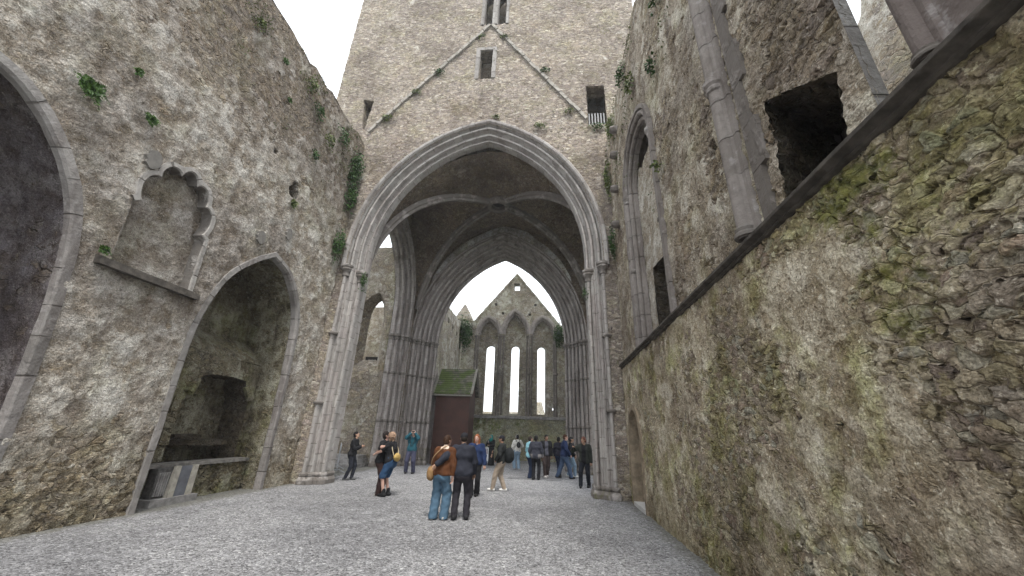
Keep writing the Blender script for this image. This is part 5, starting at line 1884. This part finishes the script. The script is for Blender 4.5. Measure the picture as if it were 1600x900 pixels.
def bag_body(c, r, mat, nm='bag', folds=.003, sub=None):
    s = SDF(np.array(c) - np.array(r) - .06, np.array(c) + np.array(r) + .06, .010)
    s.ell(c, r, k=.01)
    s.cap(np.array(c) + (0, 0, -r[2] * .35), np.array(c) + (0, 0, r[2] * .3), min(r) * .98, k=.03)
    s.folds(folds, 30, 2)
    V, Q = s.mesh()
    return (nm, V, Q, mat)

def strap(pts, r, mat, nm='strap'):
    m = MB(); m.tube([tuple(p) for p in catmull3(pts)], r, 6)
    return (nm, np.concatenate(m.v), m.f, mat)

def catmull3(P, n=5):
    P = [np.array(p, float) for p in P]
    Q = [2 * P[0] - P[1]] + P + [2 * P[-1] - P[-2]]
    out = []
    for i in range(1, len(Q) - 2):
        for j in range(n):
            t = j / n; a, b, c, d = Q[i - 1:i + 3]
            out.append(.5 * (2 * b + (c - a) * t + (2 * a - 5 * b + 4 * c - d) * t * t + (3 * b - a - 3 * c + d) * t ** 3))
    out.append(P[-1])
    return out

def backpack(root, pts, label, c, size=(.15, .11, .22), y=-.20, z=1.2, x=0, group='bags carried by visitors'):
    lx, ly = pts['che'][0], pts['che'][1]
    m = cloth(c, .75)
    def b():
        out = [bag_body((lx + x, ly + y, z), size, m, 'backpack')]
        s = SDF(np.array((lx + x, ly + y - size[1], z - .1)) - .14, np.array((lx + x, ly + y - size[1], z - .1)) + .14, .011)
        s.ell((lx + x, ly + y - size[1] * .75, z - .07), (size[0] * .7, .05, .08), k=.01); V, Q = s.mesh(); out.append(('pocket', V, Q, m))
        for sx in (-1, 1):
            out.append(strap([(lx + sx * .09, ly - .14, z + .16), (lx + sx * .12, ly - .03, 1.50), (lx + sx * .125, ly + .115, 1.40), (lx + sx * .15, ly + .10, 1.22), (lx + sx * .15, ly - .10, z - .12)], .017, m))
        return out
    return held('backpack', label, 'backpack', root, b, group)

def phone(root, p, label, nrm=(0, 1, .2), c=(.02, .02, .025)):
    m = plain('phone', c, .3, .05)
    def b():
        mb_ = MB(); p_ = Vector(p)
        mb_.bar(tuple(p_ - Vector((0, 0, .07))), tuple(p_ + Vector((0, 0, .07))), .075, .010)
        return [('phone', np.concatenate(mb_.v), mb_.f, m)]
    return held('phone', label, 'phone', root, b)
BLACK = (.016, .016, .018); INK = (.022, .024, .030); NAVY = (.016, .026, .060); CHAR = (.045, .045, .052)
# man reading a phone beside the left pier
r_, p_ = person('man in black hooded jacket looking at a phone by the left pier', (-7.33, 14.45), 78, 1.63, 'mid', .013,
    lean=(0, .05), feet=((-.09, .10), (.09, -.10)), hands=((-.03, .30, 1.22), (.07, .30, 1.20)), poles=((-.6, -.3, -1), (.6, -.3, -1)), head=(0, -18, 0),
    top=dict(c=BLACK, hem=.84, e=.03, collar=.01), bottom=dict(kind='trousers', c=(.022, .024, .032)), shoes=(.10, .10, .10), hair=dict(kind='short', c=(.012, .010, .010)))
phone(r_, (p_['hand'][0] + p_['hand'][1]) / 2 + np.array([0, .02, .03]), 'dark phone held by the man beside the left pier')
# hugging couple
r_, p_ = person('person in black tee and dark brown wide trousers hugging a blond one', (-4.97, 11.62), 88, 1.70, 'pale', .011,
    lean=(0, .05), feet=((-.12, .03), (.12, .09)), hands=((-.14, .27, 1.30), (.23, .27, 1.36)), poles=((-1, -.2, -.3), (1, -.9, -.1)), head=(-20, -12, 10),
    top=dict(c=BLACK, hem=.84, sleeve=.34, e=.026, name='shirt'), bottom=dict(kind='wide', c=(.036, .020, .018), hem=.085), shoes=(.45, .43, .40), hair=dict(kind='short', c=(.02, .014, .012)))
r2, p2 = person('blond curly haired person in black tee and denim shorts being hugged', (-4.64, 11.55), -90, 1.68, 'pale', .011, build=1.16,
    lean=(0, .05), feet=((-.12, .05), (.10, .0)), hands=((-.17, .44, 1.15), (.14, .44, 1.22)), poles=((-1, -.2, -.4), (1, -.2, -.4)), head=(28, -8, -8),
    top=dict(c=BLACK, hem=.88, sleeve=.34, e=.024, name='shirt'), bottom=dict(kind='shorts', c=(.030, .068, .135), e=.03), shoes=(.015, .015, .016), hair=dict(kind='curly', c=(.33, .22, .15), L=.06))
SUN = (.42, .29, .10)
def b():
    m = cloth(SUN, .7)
    return [bag_body((-.10, -.215, 1.07), (.19, .085, .105), m, 'sling_bag'), strap([(-.24, -.16, 1.12), (-.19, -.05, 1.36), (-.05, .02, 1.50), (.10, -.02, 1.45), (.14, -.13, 1.28), (.06, -.19, 1.12)], .012, cloth((.5, .42, .28)))]
held('sling_bag', 'mustard yellow sling bag on the back of the blond hugging person', 'bag', r2, b, 'bags carried by visitors')
# photographer in teal
r_, p_ = person('grey haired man in teal jacket raising a camera toward the vault', (-6.10, 17.4), 172, 1.74, 'pale', .013,
    lean=(0, -.06), feet=((-.16, 0), (.16, .02)), hands=((-.10, .17, 1.63), (.09, .17, 1.64)), poles=((-1, .5, -1.0), (1, .5, -1.0)), head=(0, 22, 0),
    top=dict(c=(.016, .075, .10), hem=.90, e=.03), bottom=dict(kind='trousers', c=(.050, .052, .085), e=.03, hem=.085), shoes=(.015, .015, .015), hair=dict(kind='bald', c=(.50, .48, .46), fringe=.07))
def b():
    m = plain('camera_black', (.015, .015, .016), .4, .1); mb_ = MB()
    c = (p_['hand'][0] + p_['hand'][1]) / 2 + np.array([0, .0, -.01])
    mb_.box(c[0] - .06, c[0] + .06, c[1] - .03, c[1] + .03, c[2] - .04, c[2] + .045)
    mb_.tube([(c[0], c[1] + .03, c[2]), (c[0], c[1] + .10, c[2] + .02)], .032, 12)
    return [('camera', np.concatenate(mb_.v), mb_.f, m), strap([(-.06, .14, 1.58), (-.11, .10, 1.45), (-.03, .14, 1.15), (.05, .14, 1.15), (.11, .10, 1.45), (.06, .14, 1.58)], .010, cloth((.03, .025, .02)))]
held('camera', 'black camera held up by the man in teal', 'camera', r_, b)
# near couple seen from behind
r_, p_ = person('woman in rust brown jacket and wide blue jeans seen from behind with tan bag', (-2.40, 9.05), 6, 1.68, 'pale', .009,
    lean=(.02, .0), hipshift=-.02, feet=((-.14, -.02), (.10, .03)), hands=((-.24, .10, .80), (.25, .02, .78)), poles=((-1, -.5, -.2), (1, -.6, -.1)), head=(28, 4, 4),
    top=dict(c=(.105, .042, .018), hem=.90, e=.034, c2=(.62, .50, .40), zone='collar', collar=.015), bottom=dict(kind='wide', c=(.070, .125, .180), hem=.098, e=.016), shoes=(.40, .38, .34), hair=dict(kind='short', c=(.045, .022, .012), fringe=.045))
rD, pD = r_, p_
def b():
    m = cloth((.25, .150, .068), .6)
    return [bag_body((-.27, -.05, .93), (.10, .085, .16), m, 'shoulder_bag'), strap([(-.29, -.05, 1.05), (-.22, -.15, 1.25), (-.08, -.155, 1.42), (.07, -.03, 1.53), (.06, .12, 1.40), (-.12, .17, 1.15), (-.27, .06, 1.02)], .011, cloth((.33, .22, .12)))]
held('shoulder_bag', 'tan leather shoulder bag at the hip of the woman in brown', 'bag', r_, b, 'bags carried by visitors')
r_, p_ = person('man in dark navy jacket and black cap with an arm round the woman', (-1.96, 9.14), -6, 1.74, 'mid', .009,
    lean=(-.03, .0), feet=((-.13, .0), (.13, .06)), hands=((-.60, -.285, 1.07), (.24, .16, .92)), poles=((-.1, -1.0, -.05), (1, -.5, -.2)), head=(-8, 4, 0), fingers=.5,
    top=dict(c=(.026, .028, .038), hem=.86, e=.036, flare=.012), bottom=dict(kind='trousers', c=(.030, .028, .034), e=.02, hem=.072), shoes=(.018, .018, .02), hair=dict(kind='cap', c=(.02, .014, .010), cap=(.018, .018, .022)))
# red haired woman
r_, p_ = person('red haired woman in dark blue sweater and black trousers walking toward the camera', (-2.26, 12.28), 176, 1.70, 'pale', .011,
    lean=(0, .02), feet=((-.07, -.12), (.08, .14)), hands=((-.30, .12, .86), (.27, -.02, .84)), poles=((-1, -.8, .1), (1, -.8, 0)), head=(6, 0, 0),
    top=dict(c=(.018, .032, .085), hem=.88, e=.03, name='sweater'), bottom=dict(kind='trousers', c=BLACK, hem=.09), shoes=(.02, .02, .02), hair=dict(kind='long', c=(.24, .085, .030), L=.20, fringe=.07))
# woman in black with teal scarf
r_, p_ = person('woman in long black dress and teal headscarf near the far green wall', (-3.46, 23.4), 200, 1.62, 'mid', .014,
    hands=((-.05, .26, 1.15), (.10, .24, 1.30)), poles=((-.7, -.2, -1), (.7, -.2, -1)), head=(0, -10, 0),
    top=dict(c=BLACK, hem=.90, e=.03, name='blouse'), bottom=dict(kind='dress', c=BLACK), hair=dict(kind='hijab', c=(.02, .20, .19)))
phone(r_, p_['hand'][1] + np.array([0, .02, .03]), 'phone in the hand of the woman in teal headscarf', c=(.25, .27, .3))
# man with round backpack
r_, p_ = person('man in black jacket, beige trousers and white shoes facing left with dark cap', (-1.64, 13.6), -84, 1.68, 'tan', .012,
    lean=(0, -.02), feet=((-.10, .26), (.10, -.12)), hands=((-.20, .14, .98), (.22, .10, .95)), poles=((-1, -.6, 0), (1, -.6, 0)), head=(0, 0, 0),
    top=dict(c=(.020, .022, .022), hem=.86, e=.035), bottom=dict(kind='trousers', c=(.33, .27, .21), e=.026, hem=.07), shoes=(.70, .69, .67), hair=dict(kind='cap', c=(.02, .015, .012), cap=(.02, .02, .026)))
backpack(r_, p_, 'big round black backpack worn by the man in beige trousers', (.014, .016, .017), (.19, .17, .25), -.26, 1.13)
# white hoodie with straps
r_, p_ = person('person in white top and pale jeans with dark hair and white headphones', (-1.78, 21.6), -30, 1.68, 'mid', .014,
    feet=((-.10, .08), (.10, -.06)), hands=((-.26, .02, .92), (.20, .24, 1.15)), head=(-10, -8, 0),
    top=dict(c=(.60, .58, .54), hem=.88, e=.032, name='hoodie'), bottom=dict(kind='trousers', c=(.20, .28, .36), e=.03, hem=.09), shoes=(.35, .38, .42), hair=dict(kind='short', c=(.012, .011, .012)))
def b():
    m = plain('headphone', (.75, .75, .74), .5, .05); hc = p_['hc']
    pts = [hc + np.array([.088 * math.cos(a), -.01, .02 + .105 * math.sin(a)]) for a in np.linspace(-.1, PI + .1, 12)]
    mb_ = MB(); mb_.tube([tuple(q) for q in pts], .014, 6)
    m2 = MB(); m2.tube([tuple(hc + (-.10, -.01, 0)), tuple(hc + (-.075, -.01, 0))], .035, 10)
    m3 = MB(); m3.tube([tuple(hc + (.10, -.01, 0)), tuple(hc + (.075, -.01, 0))], .035, 10)
    return [('headphones', np.concatenate(mb_.v), mb_.f, m), ('ear_cup', np.concatenate(m2.v), m2.f, m), ('ear_cup', np.concatenate(m3.v), m3.f, m)]
held('headphones', 'white headphones on the dark haired person in white', 'headphones', r_, b)
backpack(r_, p_, 'small black backpack on the person in white hoodie', BLACK, (.12, .07, .16), -.19, 1.25)
# group of walkers to the right
person('person in light blue shirt and navy trousers half hidden behind grey jacket', (-.90, 17.75), 60, 1.66, 'pale', .014,
    feet=((-.09, .06), (.09, -.06)), hands=((-.22, .14, .95), (.22, .1, .9)), head=(0, 0, 0),
    top=dict(c=(.26, .50, .58), hem=.84, e=.03, name='shirt'), bottom=dict(kind='wide', c=(.022, .034, .070), hem=.085), shoes=(.02, .02, .02), hair=dict(kind='short', c=(.03, .02, .015)))
person('man in charcoal grey jacket and black trousers seen from behind in the walking group', (-.62, 17.25), 8, 1.70, 'dark', .013,
    feet=((-.10, .0), (.12, .05)), hands=((-.22, .12, .92), (.27, .10, .90)), head=(14, 0, 0),
    top=dict(c=(.040, .042, .056), hem=.84, e=.038, c2=(.16, .15, .15), zone='hem'), bottom=dict(kind='trousers', c=(.014, .014, .017), hem=.07), shoes=(.012, .012, .012), hair=dict(kind='short', c=(.010, .008, .008)))
r_, p_ = person('bearded man in open black jacket, brown trousers and white shoes', (-.20, 18.4), 168, 1.74, 'tan', .013,
    feet=((-.09, -.16), (.09, .18)), hands=((-.26, .04, .80), (.28, .06, .86)), head=(-20, 0, 0),
    top=dict(c=BLACK, hem=.88, e=.036, c2=(.09, .09, .11), zone='front'), bottom=dict(kind='trousers', c=(.052, .038, .036), e=.022, hem=.062), shoes=(.65, .62, .60), hair=dict(kind='short', c=(.012, .010, .010)))
def b():
    m = cloth((.016, .017, .02), .6)
    return [bag_body((.33, .0, .95), (.11, .15, .19), m, 'tote_bag'), strap([(.31, .10, 1.08), (.24, .05, 1.30), (.19, 0, 1.50), (.22, -.06, 1.30), (.31, -.10, 1.08)], .012, m)]
held('tote_bag', 'black bag on the shoulder of the bearded man in open jacket', 'bag', r_, b, 'bags carried by visitors')
person('dark haired person in black mostly hidden behind the man in navy', (.38, 19.3), 30, 1.66, 'tan', .015,
    feet=((-.09, .1), (.09, -.08)), top=dict(c=(.020, .020, .030), hem=.86, e=.03), bottom=dict(kind='trousers', c=(.02, .03, .06)), shoes=(.02, .02, .02), hair=dict(kind='short', c=(.01, .009, .009)))
person('brown haired man in navy jacket and blue jeans striding to the right', (.60, 18.25), 84, 1.78, 'pale', .013, build=1.1,
    lean=(0, .04), feet=((-.10, -.30), (.10, .28)), hands=((-.24, .10, .90), (.26, .22, .96)), head=(10, 0, 0),
    top=dict(c=(.016, .028, .075), hem=.84, e=.036, c2=(.45, .45, .45), zone='front'), bottom=dict(kind='trousers', c=(.055, .085, .145), e=.028, hem=.08), shoes=(.016, .016, .016), hair=dict(kind='short', c=(.070, .032, .016), fringe=.06))
person('person in black top and pale blue jeans walking behind the man in navy', (.95, 19.0), 96, 1.68, 'mid', .015,
    feet=((-.09, -.18), (.09, .16)), hands=((-.22, .15, .92), (.24, .18, .98)), top=dict(c=BLACK, hem=.88, e=.03), bottom=dict(kind='trousers', c=(.19, .27, .35), e=.02), shoes=(.6, .6, .58), hair=dict(kind='bun', c=(.012, .010, .010)))
r_, p_ = person('man with reddish hair in dark olive coat raising his hand by the right pier', (1.27, 15.55), 196, 1.72, 'mid', .012,
    lean=(0, .0), feet=((-.12, -.12), (.14, .16)), hands=((-.27, .03, .82), (.36, .24, 1.38)), poles=((-1, -.6, 0), (1.0, -.3, -.8)), head=(30, 0, 0), fingers=.6,
    top=dict(c=(.030, .034, .028), hem=.82, e=.034, c2=(.012, .012, .014), zone='front'), bottom=dict(kind='trousers', c=(.014, .016, .022), hem=.07, e=.02), shoes=(.014, .014, .014), hair=dict(kind='short', c=(.13, .040, .022), fringe=.06))
phone(r_, p_['hand'][1] + np.array([0, .02, .02]), 'dark phone raised by the reddish haired man at the right pier')

# ---- metal barrier and small notice
br = thing('crowd_barrier', 'galvanised metal crowd barrier standing behind the left pier', 'barrier', (-9.2, 17.2, 0))
galv = plain('galvanised', (.42, .43, .45), .4, .15, 12, metal=.7)
A = Vector((-8.75, 16.2, 0)); Bv = Vector((-9.75, 18.0, 0)); dv_ = (Bv - A)
mb = MB()
mb.tube([A + Vector((0, 0, .12)), A + Vector((0, 0, 1.02)), A + dv_ * .04 + Vector((0, 0, 1.1)), Bv - dv_ * .04 + Vector((0, 0, 1.1)), Bv + Vector((0, 0, 1.02)), Bv + Vector((0, 0, .12)), A + Vector((0, 0, .12))], .021, 8)
mb.build('frame', galv, br)
for i in range(1, 14):
    mb = MB(); p = A + dv_ * (i / 14)
    mb.tube([p + Vector((0, 0, .12)), p + Vector((0, 0, 1.09))], .008, 6)
    mb.build('bar', galv, br)
for p in (A + dv_ * .12, A + dv_ * .88):
    mb = MB(); q = Vector((dv_.y, -dv_.x, 0)).normalized() * .3
    mb.tube([p - q, p - q * .3 + Vector((0, 0, .12)), p + q * .3 + Vector((0, 0, .12)), p + q], .018, 6)
    mb.build('foot', galv, br)
nb = thing('notice_board', 'small white notice board on legs beside the woman in black dress', 'notice', (-3.78, 23.2, 0))
mb = MB(); mb.box(-4.0, -3.56, 23.18, 23.21, .22, .95); mb.build('board', plain('white_board', (.72, .72, .72), .6, .05), nb)
mb = MB()
mb.box(-3.97, -3.59, 23.174, 23.179, .60, .90); mb.build('picture', plain('notice_print', (.30, .27, .28), .6, .6, 14), nb)
mb = MB()
for k in range(6): mb.box(-3.95, -3.66 - .03 * (k % 3), 23.174, 23.179, .30 + .045 * k, .318 + .045 * k)
mb.build('text', plain('notice_ink', (.15, .15, .15), .6, .1), nb)
for x in (-3.96, -3.6):
    mb = MB(); mb.box(x - .015, x + .015, 23.212, 23.24, 0, .9); mb.build('leg', galv, nb)
# ================================================================== light and camera
def setup():
    w = bpy.data.worlds.new('World'); SC.world = w
    w.use_nodes = True
    nt = w.node_tree; nt.nodes.clear()
    out = nt.nodes.new('ShaderNodeOutputWorld'); bg = nt.nodes.new('ShaderNodeBackground')
    sky = nt.nodes.new('ShaderNodeTexSky'); sky.sky_type = 'NISHITA'; sky.sun_disc = False
    EL, AZ = rad(62), rad(166)            # sun direction (azimuth clockwise from +Y)
    sky.sun_elevation = EL; sky.sun_rotation = AZ
    sky.air_density = 1.0; sky.dust_density = 3.0; sky.ozone_density = 1.0
    mx = nt.nodes.new('ShaderNodeMix'); mx.data_type = 'RGBA'
    mx.inputs[0].default_value = .80          # a bright cloud layer covers most of the blue
    mx.inputs[7].default_value = (11.5, 11.9, 12.4, 1)
    nt.links.new(sky.outputs[0], mx.inputs[6]); nt.links.new(mx.outputs[2], bg.inputs[0])
    bg.inputs[1].default_value = .12
    nt.links.new(bg.outputs[0], out.inputs[0])
    L = bpy.data.lights.new('sun', 'SUN'); L.energy = 1.5; L.angle = rad(14); L.color = (1, .96, .9)
    o = bpy.data.objects.new('sun', L); COL.objects.link(o)
    d = Vector((math.sin(AZ) * math.cos(EL), math.cos(AZ) * math.cos(EL), math.sin(EL)))
    o.rotation_euler = d.to_track_quat('Z', 'Y').to_euler()
    o.location = (0, -20, 40)
    # camera recovered from the vanishing points of the photograph
    cam = bpy.data.cameras.new('camera'); cam.sensor_width = 36; cam.lens = 580 / 1600 * 36
    cam.clip_start = .05; cam.clip_end = 1500
    co = bpy.data.objects.new('camera', cam); COL.objects.link(co)
    dv = np.array([60., -228, -580]); dv /= np.linalg.norm(dv)
    uv = np.array([52., 1500, -580]); uv -= dv * (uv @ dv); uv /= np.linalg.norm(uv)
    rv = np.cross(dv, uv)
    R = np.array([rv, dv, uv])
    m = Matrix([[*R[0], 0], [*R[1], 0], [*R[2], 1.8], [0, 0, 0, 1]])
    co.matrix_world = m
    SC.camera = co
    SC.view_settings.view_transform = 'Standard'; SC.view_settings.look = 'None'
    SC.view_settings.exposure = 1.05; SC.view_settings.gamma = 1.0
    SC.render.resolution_x = 1024; SC.render.resolution_y = 576
    SC.cycles.max_bounces = 4; SC.cycles.diffuse_bounces = 3; SC.cycles.glossy_bounces = 1
    SC.cycles.use_denoising = True
setup()
# damp air: one even pale haze round the whole place
g = bpy.data.materials.new('haze'); g.use_nodes = True
t = g.node_tree; t.nodes.clear()
o_ = t.nodes.new('ShaderNodeOutputMaterial'); v_ = t.nodes.new('ShaderNodeVolumePrincipled')
v_.inputs['Density'].default_value = .0014
v_.inputs['Color'].default_value = (.92, .95, 1, 1)
v_.inputs['Anisotropy'].default_value = .3
t.links.new(v_.outputs[0], o_.inputs['Volume'])
mb = MB(); mb.box(-152, 152, -152, 152, -1.3, 31)
h = mb.build('haze', g); h['kind'] = 'stuff'
